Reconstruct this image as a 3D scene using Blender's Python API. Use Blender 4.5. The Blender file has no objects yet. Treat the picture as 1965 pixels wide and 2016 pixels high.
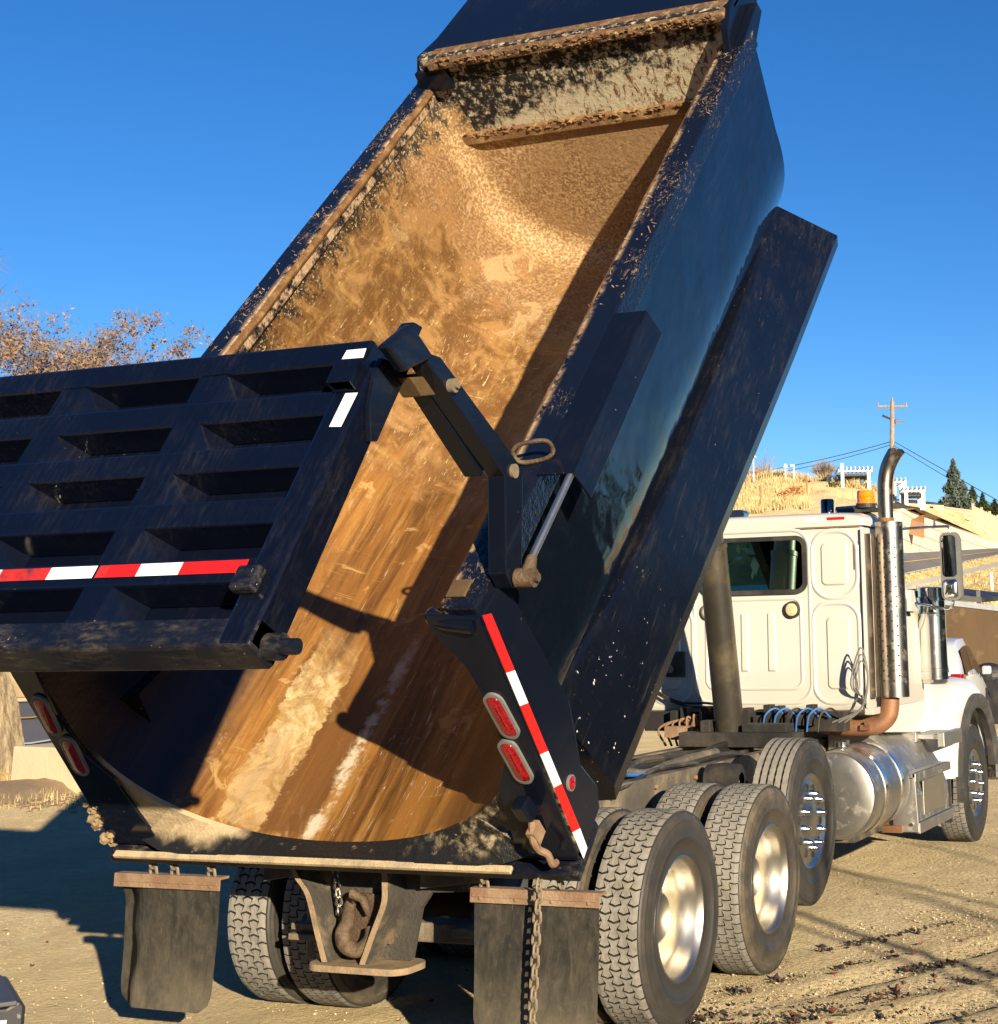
import bpy, bmesh, math, random
import numpy as np
from mathutils import Vector, Matrix, Euler, Quaternion
random.seed(7); rng = np.random.default_rng(7)
scene = bpy.context.scene
COL = scene.collection
R_ = math.radians

# ---------------------------------------------------------------- camera
CAM = dict(f=2998.146, yaw=R_(20.666), pitch=R_(13.433), roll=R_(-1.103), ppx=496.58, ppy=-480.61, W=1965.0, H=2016.0)
C = Vector((4.512, -7.594, 1.915))
cy, sy, cp, sp = math.cos(CAM['yaw']), math.sin(CAM['yaw']), math.cos(CAM['pitch']), math.sin(CAM['pitch'])
Fw = Vector((-sy*cp, cy*cp, sp)); r0 = Vector((cy, sy, 0)); u0 = r0.cross(Fw)
cr, sr = math.cos(CAM['roll']), math.sin(CAM['roll'])
Rt = cr*r0 + sr*u0; Up = -sr*r0 + cr*u0
cam = bpy.data.cameras.new('camera'); camo = bpy.data.objects.new('camera', cam); COL.objects.link(camo)
camo.matrix_world = Matrix(((Rt.x, Up.x, -Fw.x, C.x), (Rt.y, Up.y, -Fw.y, C.y), (Rt.z, Up.z, -Fw.z, C.z), (0, 0, 0, 1)))
cam.sensor_fit = 'HORIZONTAL'; cam.sensor_width = 36.0; cam.lens = CAM['f']*36.0/CAM['W']
cam.shift_x = -CAM['ppx']/CAM['W']; cam.shift_y = CAM['ppy']/CAM['W']
cam.clip_start = 0.05; cam.clip_end = 5000
scene.camera = camo

# ---------------------------------------------------------------- sky, sun, exposure
SUN_EL, SUN_AZ = R_(13.9), R_(134.5)
SUND = Vector((math.sin(SUN_AZ)*math.cos(SUN_EL), math.cos(SUN_AZ)*math.cos(SUN_EL), math.sin(SUN_EL)))
world = bpy.data.worlds.new('World'); scene.world = world; world.use_nodes = True
wt = world.node_tree; wt.nodes.clear()
sky = wt.nodes.new('ShaderNodeTexSky'); sky.sky_type = 'NISHITA'; sky.sun_disc = False
sky.sun_elevation = SUN_EL; sky.sun_rotation = SUN_AZ; sky.altitude = 1500; sky.air_density = 1.0; sky.dust_density = 0.0; sky.ozone_density = 4.0
hsv = wt.nodes.new('ShaderNodeHueSaturation'); hsv.inputs['Saturation'].default_value = 1.2; hsv.inputs['Hue'].default_value = 0.507; hsv.inputs['Value'].default_value = 1.0
bg = wt.nodes.new('ShaderNodeBackground'); bg.inputs['Strength'].default_value = 0.074
wo = wt.nodes.new('ShaderNodeOutputWorld')
wt.links.new(sky.outputs[0], hsv.inputs['Color']); wt.links.new(hsv.outputs[0], bg.inputs[0]); wt.links.new(bg.outputs[0], wo.inputs[0])
sl = bpy.data.lights.new('sun', 'SUN'); sl.energy = 5.0; sl.angle = R_(0.53); sl.color = (1.0, 0.85, 0.62)
so = bpy.data.objects.new('sun', sl); COL.objects.link(so); so.rotation_euler = (-SUND).to_track_quat('-Z', 'Y').to_euler(); so.location = (20, -20, 20)
scene.view_settings.view_transform = 'Standard'; scene.view_settings.look = 'None'; scene.view_settings.gamma = 1.0
scene.view_settings.exposure = 1.05
scene.cycles.max_bounces = 6

def ray(px, py):
    px, py = float(px), float(py)
    W, H, f = CAM['W'], CAM['H'], CAM['f']
    return (px-W/2-CAM['ppx'])/f*Rt - (py-H/2-CAM['ppy'])/f*Up + Fw
def at(px, py, t): return C + ray(px, py)*float(t)
def aty(px, py, y):
    v = ray(px, py); return C + v*((y-C.y)/v.y)

# ---------------------------------------------------------------- node helpers
class NG:
    def __init__(s, name):
        s.m = bpy.data.materials.new(name); s.m.use_nodes = True; s.t = s.m.node_tree
        s.bs = s.t.nodes['Principled BSDF']; s._c = None
    def n(s, typ, ins=None, **props):
        nd = s.t.nodes.new(typ)
        for k, v in props.items(): setattr(nd, k, v)
        for k, v in (ins or {}).items(): s.set(nd.inputs[k], v)
        return nd
    def set(s, sock, v):
        if isinstance(v, bpy.types.NodeSocket): s.t.links.new(v, sock)
        elif isinstance(v, (tuple, list)):
            sock.default_value = tuple(v)+(1,) if (len(v) == 3 and len(sock.default_value) == 4) else v
        else: sock.default_value = v
    @property
    def co(s):
        if s._c is None: s._c = s.n('ShaderNodeTexCoord').outputs['Object']
        return s._c
    def xyz(s):
        o = s.n('ShaderNodeSeparateXYZ', {0: s.co}).outputs; return o[0], o[1], o[2]
    def map(s, sc=(1, 1, 1), rot=(0, 0, 0), co=None):
        return s.n('ShaderNodeMapping', {'Vector': co or s.co, 'Scale': sc, 'Rotation': rot}).outputs[0]
    def noise(s, scale, detail=4, rough=.55, co=None, dist=0.0):
        return s.n('ShaderNodeTexNoise', {'Vector': co or s.co, 'Scale': scale, 'Detail': detail, 'Roughness': rough, 'Distortion': dist}).outputs['Fac']
    def voro(s, scale, co=None, feat='F1', out='Distance'):
        return s.n('ShaderNodeTexVoronoi', {'Vector': co or s.co, 'Scale': scale}, feature=feat).outputs[out]
    def math(s, op, a, b=0.0, c=0.0, clamp=False):
        nd = s.n('ShaderNodeMath', {0: a, 1: b, 2: c}, operation=op); nd.use_clamp = clamp; return nd.outputs[0]
    def step(s, v, lo, hi):   # smooth 0..1
        return s.n('ShaderNodeMapRange', {'Value': v, 'From Min': lo, 'From Max': hi}, interpolation_type='SMOOTHSTEP').outputs[0]
    def mix(s, f, a, b):
        nd = s.n('ShaderNodeMix', data_type='RGBA'); s.set(nd.inputs[0], f); s.set(nd.inputs[6], a); s.set(nd.inputs[7], b); return nd.outputs[2]
    def mixf(s, f, a, b):
        nd = s.n('ShaderNodeMix', data_type='FLOAT'); s.set(nd.inputs[0], f); s.set(nd.inputs[2], a); s.set(nd.inputs[3], b); return nd.outputs[0]
    def bump(s, h, strength=.3, dist=.02):
        b = s.n('ShaderNodeBump', {'Height': h, 'Strength': strength, 'Distance': dist}).outputs[0]; s.set(s.bs.inputs['Normal'], b)
    def out(s, col=None, rough=None, metal=None, spec=None, **kw):
        if col is not None: s.set(s.bs.inputs['Base Color'], col)
        if rough is not None: s.set(s.bs.inputs['Roughness'], rough)
        if metal is not None: s.set(s.bs.inputs['Metallic'], metal)
        if spec is not None: s.set(s.bs.inputs['Specular IOR Level'], spec)
        for k, v in kw.items(): s.set(s.bs.inputs[k.replace('_', ' ')], v)
        return s.m

def simple(name, col, rough=.5, metal=0, var=.25, scale=8, bump=0, dirt=None, dscale=3, damt=.5, spec=.5):
    g = NG(name); v = g.noise(scale, 5, .6)
    c = g.mix(v, tuple(x*(1-var) for x in col), tuple(min(1, x*(1+var)) for x in col))
    if dirt:
        m = g.math('MULTIPLY', g.step(g.noise(dscale, 6, .65), .45, .7), damt); c = g.mix(m, c, dirt)
    if bump: g.bump(g.noise(scale*6, 4), bump, .01)
    return g.out(c, g.mixf(v, rough*.8, min(1, rough*1.2)), metal, spec)

M = {}
def paint_black(name, speck=.62, dust=.5, rough=(.10, .30), wave=.12, base=(.004, .006, .013), dustcol=(.21, .17, .11), speckcol=(.55, .46, .32), streak=(9, 1.2, 9), spec=.36):
    g = NG(name)
    n1 = g.noise(2.2, 5, .6); st = g.noise(3.0, 5, .7, g.map(streak))
    d = g.math('MULTIPLY', g.math('MULTIPLY', g.step(n1, .42, .75), g.step(st, .40, .75)), dust)
    film = g.math('MULTIPLY', g.step(g.noise(35, 3, .7, g.map((1, 1, .15))), .5, .8), dust*.10)
    d = g.math('ADD', d, film, clamp=True)
    c = g.mix(d, base, dustcol)
    sp1 = g.math('MULTIPLY', g.step(g.noise(55, 3, .6), speck, speck+.05), g.step(g.noise(5, 3), .40, .62))
    c = g.mix(sp1, c, speckcol)
    g.bump(g.noise(1.6, 3, .5), wave, .05)
    ro = g.mixf(g.math('ADD', d, sp1, clamp=True), g.mixf(g.noise(4, 4), rough[0], rough[1]), .8)
    return g.out(c, ro, 0, spec)
M['black'] = paint_black('black_paint', .74, .06, (.10, .22))
M['black_gate'] = paint_black('black_gate_paint', .73, .14, (.07, .18), .08, base=(.0025, .004, .011), dustcol=(.12, .105, .085), streak=(16, 3, 16))
def skirt_mat():
    m = paint_black('black_skirt_paint', .72, .12, (.16, .34), .16, base=(.003, .004, .008)); g = NG.__new__(NG); g.m = m; g.t = m.node_tree; g.bs = g.t.nodes['Principled BSDF']; g._c = None
    x, u, w = g.xyz(); old = g.bs.inputs['Base Color'].links[0].from_socket
    ch = g.math('MULTIPLY', g.step(g.noise(30, 3, .6), .695, .71), g.math('SUBTRACT', 1.0, g.step(g.math('ADD', u, g.math('MULTIPLY', g.noise(3, 4), 1.6)), 1.1, 2.6)))
    br = g.math('MULTIPLY', g.step(g.noise(1, 5, .7, g.map((50, 3, 50), (0, 0, .2)), .3), .60, .72), .10)
    c = g.mix(br, old, (.30, .25, .18)); c = g.mix(ch, c, (.72, .68, .58)); g.set(g.bs.inputs['Base Color'], c); return m
M['black_skirt'] = skirt_mat()
M['black_blue'] = paint_black('black_tub_paint', .78, .05, (.03, .09), .40, base=(.003, .005, .010), spec=.5)
M['black_dirty'] = paint_black('black_dirty_paint', .69, .75, (.25, .5), .1, streak=(5, 14, 14))
def rail_mat():
    g = NG('littered_rail_paint'); x, u, w = g.xyz()
    a = g.step(g.noise(22, 6, .8, g.map((1, .45, 1)), 2.0), .56, .62); b = g.step(g.noise(70, 4, .7), .60, .68)
    z = g.step(g.math('ADD', g.noise(1.6, 4), g.math('MULTIPLY', u, .02)), .52, .72); ed = g.step(g.math('ABSOLUTE', x), 1.150, 1.105)
    col = g.mix(g.noise(24, 4), (.20, .085, .03), (.55, .42, .26))
    m = g.math('MULTIPLY', g.math('MAXIMUM', a, g.math('MULTIPLY', b, .8)), z); m = g.math('MAXIMUM', m, g.math('MULTIPLY', g.math('MULTIPLY', ed, .9), g.step(g.noise(9, 6, .75), .42, .56)))
    g.bump(g.math('ADD', m, g.noise(40, 3)), .5, .015)
    return g.out(g.mix(m, (.005, .007, .014), col), g.mixf(m, .2, .9), 0, .5)
M['rail'] = rail_mat()
M['rust_edge'] = simple('rusty_edge', (.15, .070, .022), .6, .2, .6, 16, .6, (.36, .22, .09), 11, .75)
M['rust_dark'] = simple('rust_scaled_beam', (.115, .058, .026), .85, 0, .7, 26, 1.0, (.36, .22, .10), 19, .85)
M['rust_clay'] = simple('rusty_clay_ledge', (.21, .105, .040), .8, 0, .6, 26, 1.0, (.46, .31, .14), 9, .85)

def tub_inside():
    g = NG('worn_tub_liner'); x, u, w = g.xyz()
    mu = lambda p, q: g.math('MULTIPLY', p, q)
    inv = lambda p: g.math('SUBTRACT', 1.0, p)
    s1 = g.noise(1.0, 7, .68, g.map((5.5, .40, 5.5)), .7); s2 = g.noise(1.0, 7, .72, g.map((17, 1.0, 17)), .5)
    big = g.noise(.9, 6, .62, None, .4); med = g.noise(4.2, 7, .68, None, .8); fine = g.noise(46, 7, .72); wear = g.noise(2.3, 8, .72, None, 1.1)
    # burnt orange steel at the discharge end, streaked along the floor
    c = g.mix(g.step(s1, .36, .64), (.085, .036, .011), (.31, .14, .032))
    c = g.mix(mu(g.step(s2, .47, .66), .75), c, (.42, .22, .058))
    c = g.mix(mu(g.step(wear, .52, .60), .55), c, (.20, .085, .022))
    c = g.mix(mu(g.step(med, .58, .64), .50), c, (.56, .37, .14))
    for sc, rt, th, col, am in (((2.5, 70, 2.5), (0, 0, .25), .64, (.58, .40, .17), .55), ((80, 3, 80), (.1, 0, .12), .66, (.55, .51, .45), .8), ((45, 22, 45), (.5, .2, -.5), .68, (.10, .045, .018), .6), ((3, 34, 3), (.2, 0, -.35), .66, (.13, .055, .02), .5)):
        k = g.step(g.noise(1, 5, .7, g.map(sc, rt), .5), th, th+.045); c = g.mix(mu(mu(k, am), g.step(g.noise(2.0, 3), .40, .58)), c, col)
    # middle: greyish tan left wall, pale worn floor
    f1 = g.step(g.math('ADD', u, mu(g.math('SUBTRACT', wear, .5), 2.2)), 2.25, 2.75)
    mid = g.mix(g.step(med, .40, .62), (.155, .072, .022), (.285, .155, .052))
    mid = g.mix(mu(g.step(g.noise(1, 6, .7, g.map((7, 2.2, 7), (.3, .2, .5)), 1.4), .50, .62), .5), mid, (.40, .25, .10))
    mid = g.mix(mu(g.step(g.noise(1.5, 7, .7, None, 1.2), .53, .63), .65), mid, (.135, .064, .020))
    mid = g.mix(mu(g.step(g.noise(3.4, 6, .7, None, 1.0), .63, .66), .7), mid, (.46, .24, .055))
    st = g.step(g.noise(1, 5, .75, g.map((46, 9, 46), (.6, .25, .8)), 1.4), .61, .65)
    for sc, rt, th in (((90, 4, 90), (.2, .1, .3), .655), ((5, 60, 5), (.1, .3, .5), .66), ((60, 8, 60), (.7, .2, -.6), .66)):
        k = g.step(g.noise(1, 4, .7, g.map(sc, rt), .5), th, th+.03); mid = g.mix(mu(k, .75), mid, (.62, .50, .30))
    lw = g.step(g.math('ADD', x, mu(g.math('SUBTRACT', wear, .5), .7)), -.62, -.98); mid = g.mix(mu(lw, .55), mid, g.mix(g.step(med, .44, .6), (.085, .040, .014), (.24, .135, .05)))
    mid = g.mix(mu(st, .7), mid, (.56, .43, .24))
    pale = mu(g.step(g.math('ADD', x, mu(g.math('SUBTRACT', wear, .5), 1.5)), -.25, .25), g.step(g.math('ADD', u, mu(g.math('SUBTRACT', med, .5), 1.4)), 2.1, 2.9))
    mid = g.mix(mu(pale, .75), mid, g.mix(g.step(s2, .4, .62), (.33, .195, .072), (.64, .48, .24)))
    c = g.mix(f1, c, mid)
    # front: orange brown clay, finely flecked
    f2 = g.step(g.math('ADD', u, mu(g.math('SUBTRACT', wear, .5), 2.4)), 3.9, 4.5)
    fro = g.mix(g.step(fine, .43, .60), (.16, .075, .027), (.31, .195, .085)); fro = g.mix(mu(g.step(med, .48, .60), .65), fro, (.235, .115, .038)); fro = g.mix(mu(g.step(wear, .54, .60), .5), fro, (.44, .32, .165)); fro = g.mix(mu(st, .6), fro, (.50, .37, .19))
    c = g.mix(mu(f2, g.mixf(pale, .9, .35)), c, fro)
    c = g.mix(mu(g.step(g.math('ADD', u, mu(g.math('SUBTRACT', med, .5), .35)), 4.74, 4.94), .6), c, g.mix(g.step(fine, .45, .58), (.24, .13, .05), (.50, .37, .19)))
    # ragged stripes at the discharge end
    wob = mu(g.math('SUBTRACT', g.noise(5, 8, .78), .5), .20)
    xx = g.math('ADD', x, wob)
    near = inv(g.step(g.math('ADD', u, mu(wear, 1.0)), 1.25, 2.0)); near = mu(near, g.step(g.math('ADD', u, wob), .06, .10))
    def band(p, q, soft=.008): return mu(mu(g.step(xx, p-soft, p+soft), inv(g.step(xx, q-soft, q+soft))), near)
    c = g.mix(mu(band(-.66, -.42), g.mixf(g.step(wear, .40, .52), .95, .45)), c, g.mix(g.step(g.noise(7, 7, .7, None, .8), .40, .60), (.40, .275, .11), (.68, .52, .28)))
    c = g.mix(mu(band(-.42, -.19), .75), c, g.mix(s2, (.075, .032, .012), (.19, .085, .028)))
    c = g.mix(mu(band(-.185, -.125, .02), g.step(g.noise(1, 5, .7, g.map((6, 5, 6))), .42, .55)), c, (.62, .53, .38))
    sil = g.step(g.noise(1, 6, .75, g.map((24, 3.5, 24), (0, 0, .1)), 1.0), .60, .64); c = g.mix(mu(mu(sil, band(-.12, .62, .05)), .85), c, (.58, .55, .50))
    c = g.mix(mu(band(.55, 1.4, .03), .6), c, g.mix(s2, (.085, .038, .013), (.21, .105, .036)))
    gate_shade = mu(inv(g.step(g.math('ADD', x, mu(wob, .6)), -.92, -.74)), inv(g.step(g.math('ADD', u, mu(big, 1.2)), 1.6, 2.6)))
    c = g.mix(mu(gate_shade, .92), c, (.010, .012, .020))  # rear left wall blackened: the gate's shade painted into the liner colour
    up = g.step(g.math('ADD', w, mu(g.math('SUBTRACT', g.noise(8, 7, .78, None, .8), .5), 1.0)), 1.06, 1.26)
    c = g.mix(mu(up, .95), c, g.mix(g.step(fine, .56, .60), (.012, .011, .010), (.42, .31, .17)))
    g.bump(g.math('ADD', g.math('ADD', fine, mu(s2, 1.0)), mu(med, 1.5)), .30, .010)
    ro = g.mixf(f1, g.mixf(s2, .26, .44), g.mixf(f2, g.mixf(med, .26, .50), .7))
    return g.out(c, ro, g.mixf(f1, g.mixf(s2, .10, .35), 0.0), .45)
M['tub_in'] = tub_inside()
def front_wall_mat():
    g = NG('clay_caked_front_wall'); x, u, w = g.xyz()
    fine = g.noise(30, 6, .75, None, .6); mid = g.noise(8, 6, .7)
    c = g.mix(g.step(g.noise(52, 7, .72), .42, .60), (.21, .105, .045), (.42, .285, .135))
    c = g.mix(g.math('MULTIPLY', g.step(g.noise(1.8, 5, .6), .40, .62), .75), c, g.mix(mid, (.27, .15, .07), (.40, .26, .125)))
    eg = g.step(g.math('ADD', g.math('ADD', g.math('MULTIPLY', x, -.8), w), g.math('MULTIPLY', g.math('SUBTRACT', mid, .5), .5)), .95, 1.35); c = g.mix(g.math('MULTIPLY', eg, .7), c, g.mix(g.step(fine, .46, .56), (.30, .14, .05), (.60, .46, .26)))
    hi = g.step(w, .93, .95)
    top = g.mix(g.step(g.noise(16, 6, .75, g.map((1, 1, .5), (0, .6, 0)), 1.5), .52, .58), (.52, .46, .32), (.17, .075, .03))
    dark = g.step(g.math('ADD', g.math('SUBTRACT', w, g.math('MULTIPLY', x, .22)), g.math('MULTIPLY', g.math('SUBTRACT', mid, .5), .9)), 1.13, 1.30)
    top = g.mix(g.math('MULTIPLY', dark, g.step(g.noise(22, 5, .7), .36, .52)), top, (.012, .011, .011))
    c = g.mix(hi, c, top)
    g.bump(g.math('ADD', fine, mid), .5, .015)
    return g.out(c, .85, 0, .3)
M['front_wall'] = front_wall_mat()
def dusty_plate():
    g = NG('dusty_rear_plate'); x, u, w = g.xyz()
    n = g.noise(14, 6, .7); st = g.noise(1, 5, .75, g.map((12, 12, 12), (0, .7, 0)), 1.0)
    left = g.math('SUBTRACT', 1.0, g.step(g.math('ADD', x, g.math('MULTIPLY', g.math('SUBTRACT', g.noise(2.5, 5), .5), 1.6)), -.45, .35))
    low = g.step(g.math('ADD', w, g.math('MULTIPLY', g.math('SUBTRACT', g.noise(4, 5), .5), .14)), .075, .125)
    hi = g.math('SUBTRACT', 1.0, g.step(w, .45, .60))
    m = g.math('MULTIPLY', g.math('MULTIPLY', g.mixf(left, g.math('MULTIPLY', g.step(n, .44, .66), .62), .95), low), hi)
    c = g.mix(m, g.mix(g.step(n, .62, .7), (.012, .012, .012), (.20, .15, .09)), g.mix(n, (.30, .22, .12), (.55, .43, .27)))
    sp = g.math('MULTIPLY', g.step(st, .66, .70), low)
    c = g.mix(g.math('MULTIPLY', sp, hi), c, (.48, .33, .16))
    g.bump(g.math('ADD', n, g.noise(60, 3)), .5, .01)
    return g.out(c, g.mixf(m, .35, .95), 0, .4)
M['rear_plate'] = dusty_plate()
M['dust'] = simple('dusty_lip', (.46, .35, .21), .95, 0, .35, 20, .5, (.12, .1, .07), 7, .5)
M['mud'] = simple('dried_mud', (.25, .175, .095), .95, 0, .35, 9, .8)
M['red'] = simple('red_reflective', (.72, .012, .010), .35, 0, .12, 30)
M['white_tape'] = simple('white_reflective', (.82, .83, .80), .4, 0, .06, 30, 0, (.6, .55, .45), 12, .25)
M['red_worn'] = simple('worn_red_reflective', (.45, .02, .016), .5, 0, .3, 20, 0, (.02, .02, .03), 14, 1.0)
def lens(name, c1, c2, rough=.15):
    g = NG(name); v = g.voro(120); return g.out(g.mix(g.step(v, .2, .7), c1, c2), rough, 0, .6, Coat_Weight=.6, Coat_Roughness=.05)
M['lens_red'] = lens('red_lamp_lens', (.40, .006, .010), (.20, .002, .006))
M['amber'] = lens('amber_lamp_lens', (.95, .30, .01), (.75, .15, .004))
M['lens_clear'] = lens('clear_lamp_lens', (.75, .62, .38), (.5, .4, .2))
M['grommet'] = simple('grey_rubber_grommet', (.15, .145, .135), .6, 0, .2, 20)
M['rubber_dark'] = simple('dark_rubber', (.018, .018, .019), .55, 0, .3, 12, .2, (.10, .085, .065), 4, .5)
M['groove'] = simple('tyre_groove_rubber', (.022, .021, .019), .85, 0, .3, 20)
def tread():
    g = NG('dusty_tread_rubber'); n = g.noise(26, 5, .7)
    c = g.mix(n, (.125, .115, .10), (.34, .315, .27)); c = g.mix(g.math('MULTIPLY', g.step(g.noise(5, 5, .7), .50, .68), .65), c, (.12, .11, .095)); c = g.mix(g.math('MULTIPLY', g.step(g.noise(4, 4), .58, .75), .4), c, (.40, .33, .20))
    g.bump(g.noise(70, 4), .5, .006); return g.out(c, .9, 0, .3)
M['tread'] = tread()
def sidewall(name, dusty):
    g = NG(name); n = g.noise(7, 5, .6); x, y, z = g.xyz()
    r = g.math('SQRT', g.math('ADD', g.math('MULTIPLY', y, y), g.math('MULTIPLY', z, z)))
    ring = g.step(g.math('ADD', r, g.math('MULTIPLY', g.math('SUBTRACT', n, .5), .12)), .40, .49)
    c = g.mix(n, (.020, .020, .020), (.036, .034, .031))
    c = g.mix(g.math('MULTIPLY', g.math('MULTIPLY', g.step(g.noise(4.5, 6, .7), .30, .75), dusty), g.mixf(ring, .35, 1.0)), c, (.19, .145, .09))
    g.bump(g.n('ShaderNodeTexWave', {'Vector': g.n('ShaderNodeCombineXYZ', {0: r}).outputs[0], 'Scale': 22.0}, wave_type='BANDS').outputs['Fac'], .12, .004)
    return g.out(c, g.mixf(n, .42, .62), 0, .45)
M['sidewall'] = sidewall('tyre_sidewall', .22); M['sidewall_dusty'] = sidewall('dusty_tyre_sidewall', .75); M['sidewall_clean'] = sidewall('clean_tyre_sidewall', .05)
def alu(name, col=(.80, .77, .70), rough=(.18, .38), dirt=(.30, .24, .15), amt=.45, brushed=(1, 1, 1)):
    g = NG(name); n = g.noise(6, 5, .6); b = g.noise(40, 4, .7, g.map(brushed))
    d = g.math('MULTIPLY', g.step(g.noise(9, 6, .7), .52, .72), amt)
    c = g.mix(d, g.mix(n, tuple(v*.86 for v in col), col), dirt)
    g.bump(b, .06, .003)
    return g.out(c, g.math('ADD', g.mixf(n, rough[0], rough[1]), g.math('MULTIPLY', d, .4)), g.mixf(d, 1.0, .3), .5)
M['alu'] = alu('polished_aluminium_rim', (.70, .66, .57), (.36, .40), (.45, .38, .26), .08); M['alu_tank'] = alu('tank_aluminium', (.58, .555, .505), (.38, .48), (.26, .22, .16), .5, (1, 8, 1))
M['alu_box'] = alu('step_box_aluminium', (.50, .485, .45), (.42, .56), (.34, .30, .23), .6)
M['chrome'] = alu('chrome', (.74, .72, .68), (.12, .22), (.5, .45, .4), .15)
M['steel_pipe'] = alu('heat_stained_pipe', (.30, .26, .22), (.28, .46), (.16, .10, .06), .7, (8, 8, .6))
M['guard'] = alu('stainless_guard', (.40, .37, .33), (.26, .36), (.20, .16, .12), .5, (8, 8, .5))
M['rim'] = NG('satin_aluminium_rim').out((.56, .525, .455), .34, 1.0)
M['rust_pipe'] = simple('rusty_exhaust_elbow', (.26, .125, .06), .6, .4, .35, 10, .3, (.12, .06, .035), 6, .7)
def cabwhite():
    g = NG('cream_white_cab_paint'); x, y, z = g.xyz(); n = g.noise(1.6, 4, .55)
    low = g.math('SUBTRACT', 1.0, g.step(g.math('ADD', z, g.math('MULTIPLY', g.math('SUBTRACT', g.noise(5, 5), .5), .3)), 1.28, 1.75))
    c = g.mix(n, (.50, .485, .44), (.55, .535, .49))
    c = g.mix(g.math('MULTIPLY', low, .30), c, (.42, .35, .25))
    sc = g.step(g.noise(1, 5, .75, g.map((18, 18, 2.2))), .66, .74)
    c = g.mix(g.math('MULTIPLY', sc, .22), c, (.5, .42, .30))
    return g.out(c, g.mixf(n, .26, .38), 0, .5, Coat_Weight=.3, Coat_Roughness=.12)
M['cab'] = cabwhite()
M['white_clean'] = simple('white_fender_paint', (.58, .575, .55), .22, 0, .03, 2, 0, (.6, .54, .44), 3, .12)
def glass(name, tint, met=1.0, rough=.02):
    g = NG(name); return g.out(tint, rough, met, .6)
M['win'] = glass('green_tinted_window', (.50, .74, .56), 1.0, .004); M['glass'] = glass('dark_car_window', (.11, .13, .15), 1.0); M['mirror'] = glass('mirror_glass', (.55, .6, .58), 1.0, .01)
M['frame'] = simple('greasy_frame_steel', (.085, .073, .058), .78, .1, .45, 9, .4, (.30, .235, .15), 3, .8)
M['under'] = simple('underbody_black', (.012, .011, .010), .8, 0, .4, 6, .3, (.09, .07, .05), 3, .5)
M['hitch'] = simple('dirty_hitch_steel', (.050, .044, .036), .8, .1, .4, 10, .6, (.22, .17, .10), 6, .8)
M['hitch_edge'] = simple('worn_hitch_edge', (.30, .21, .12), .85, 0, .35, 16, .5, (.12, .09, .06), 9, .6)
M['hook'] = simple('greasy_rusty_hook', (.085, .055, .032), .7, .2, .5, 16, .7, (.22, .15, .085), 8, .7)
M['copper'] = simple('worn_brown_plate', (.13, .082, .038), .5, .3, .35, 14, .2)
M['hoist'] = simple('oily_hoist_barrel', (.030, .026, .020), .38, 0, .35, 4, .1, (.10, .08, .045), 2.5, .8)
M['chain'] = simple('rusty_chain', (.22, .17, .115), .7, .3, .4, 40, .3)
M['bracket'] = simple('rusty_flap_bracket', (.22, .13, .075), .8, .1, .4, 14, .4, (.36, .27, .17), 6, .6)
def flap():
    g = NG('dusty_mud_flap'); n = g.noise(2.6, 6, .65); st = g.noise(1, 7, .78, g.map((14, 1, 5)), .6); sc = g.noise(1, 4, .7, g.map((70, 1, 7), (0, .35, 0))); sc2 = g.noise(1, 4, .7, g.map((60, 1, 6), (0, -.5, 0)))
    x, y, z = g.xyz(); low = g.math('SUBTRACT', 1.0, g.step(z, .18, .62)); sm = g.noise(30, 5, .7)
    m = g.math('ADD', g.math('MULTIPLY', g.step(st, .36, .70), .34), g.math('MULTIPLY', g.math('MULTIPLY', g.step(n, .3, .65), low), .60), clamp=True); m = g.math('ADD', m, g.math('MULTIPLY', g.step(sm, .5, .75), .16), clamp=True)
    c = g.mix(m, (.040, .040, .036), (.30, .25, .17))
    for k, a_ in ((sc, .45), (sc2, .3)): c = g.mix(g.math('MULTIPLY', g.step(k, .66, .70), a_), c, (.36, .31, .22))
    fold = g.math('MULTIPLY', g.step(g.math('ADD', x, g.math('MULTIPLY', g.math('SUBTRACT', g.noise(5, 4), .5), .05)), -1.262, -1.256), g.math('SUBTRACT', 1.0, g.step(g.math('ADD', x, g.math('MULTIPLY', g.math('SUBTRACT', g.noise(9, 5), .5), .09)), -1.222, -1.214)))
    c = g.mix(g.math('MULTIPLY', fold, .95), c, (.008, .007, .006))  # side of the fold turned from the sun, its shade painted near black
    g.bump(g.math('ADD', st, n), .12, .01); return g.out(c, g.mixf(fold, .72, .3), 0, .35)
M['flap'] = flap()
M['flap_fold_shade'] = simple('dark_fold_shade', (.010, .009, .008), .25, 0, .3, 12)  # unused near-black for the painted shade on the flap's fold
M['blue_hose'] = simple('blue_air_hose', (.03, .12, .35), .4, 0, .2, 9)
M['black_hose'] = simple('black_hose', (.014, .014, .014), .45, 0, .3, 9, 0, (.15, .12, .08), 4, .5)
M['grey_bag'] = simple('air_bag_rubber', (.04, .045, .05), .6, 0, .3, 6, 0, (.15, .13, .1), 4, .5)
M['flare'] = simple('black_fender_flare', (.045, .043, .042), .55, 0, .25, 7, .1, (.16, .14, .11), 5, .4)

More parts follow.
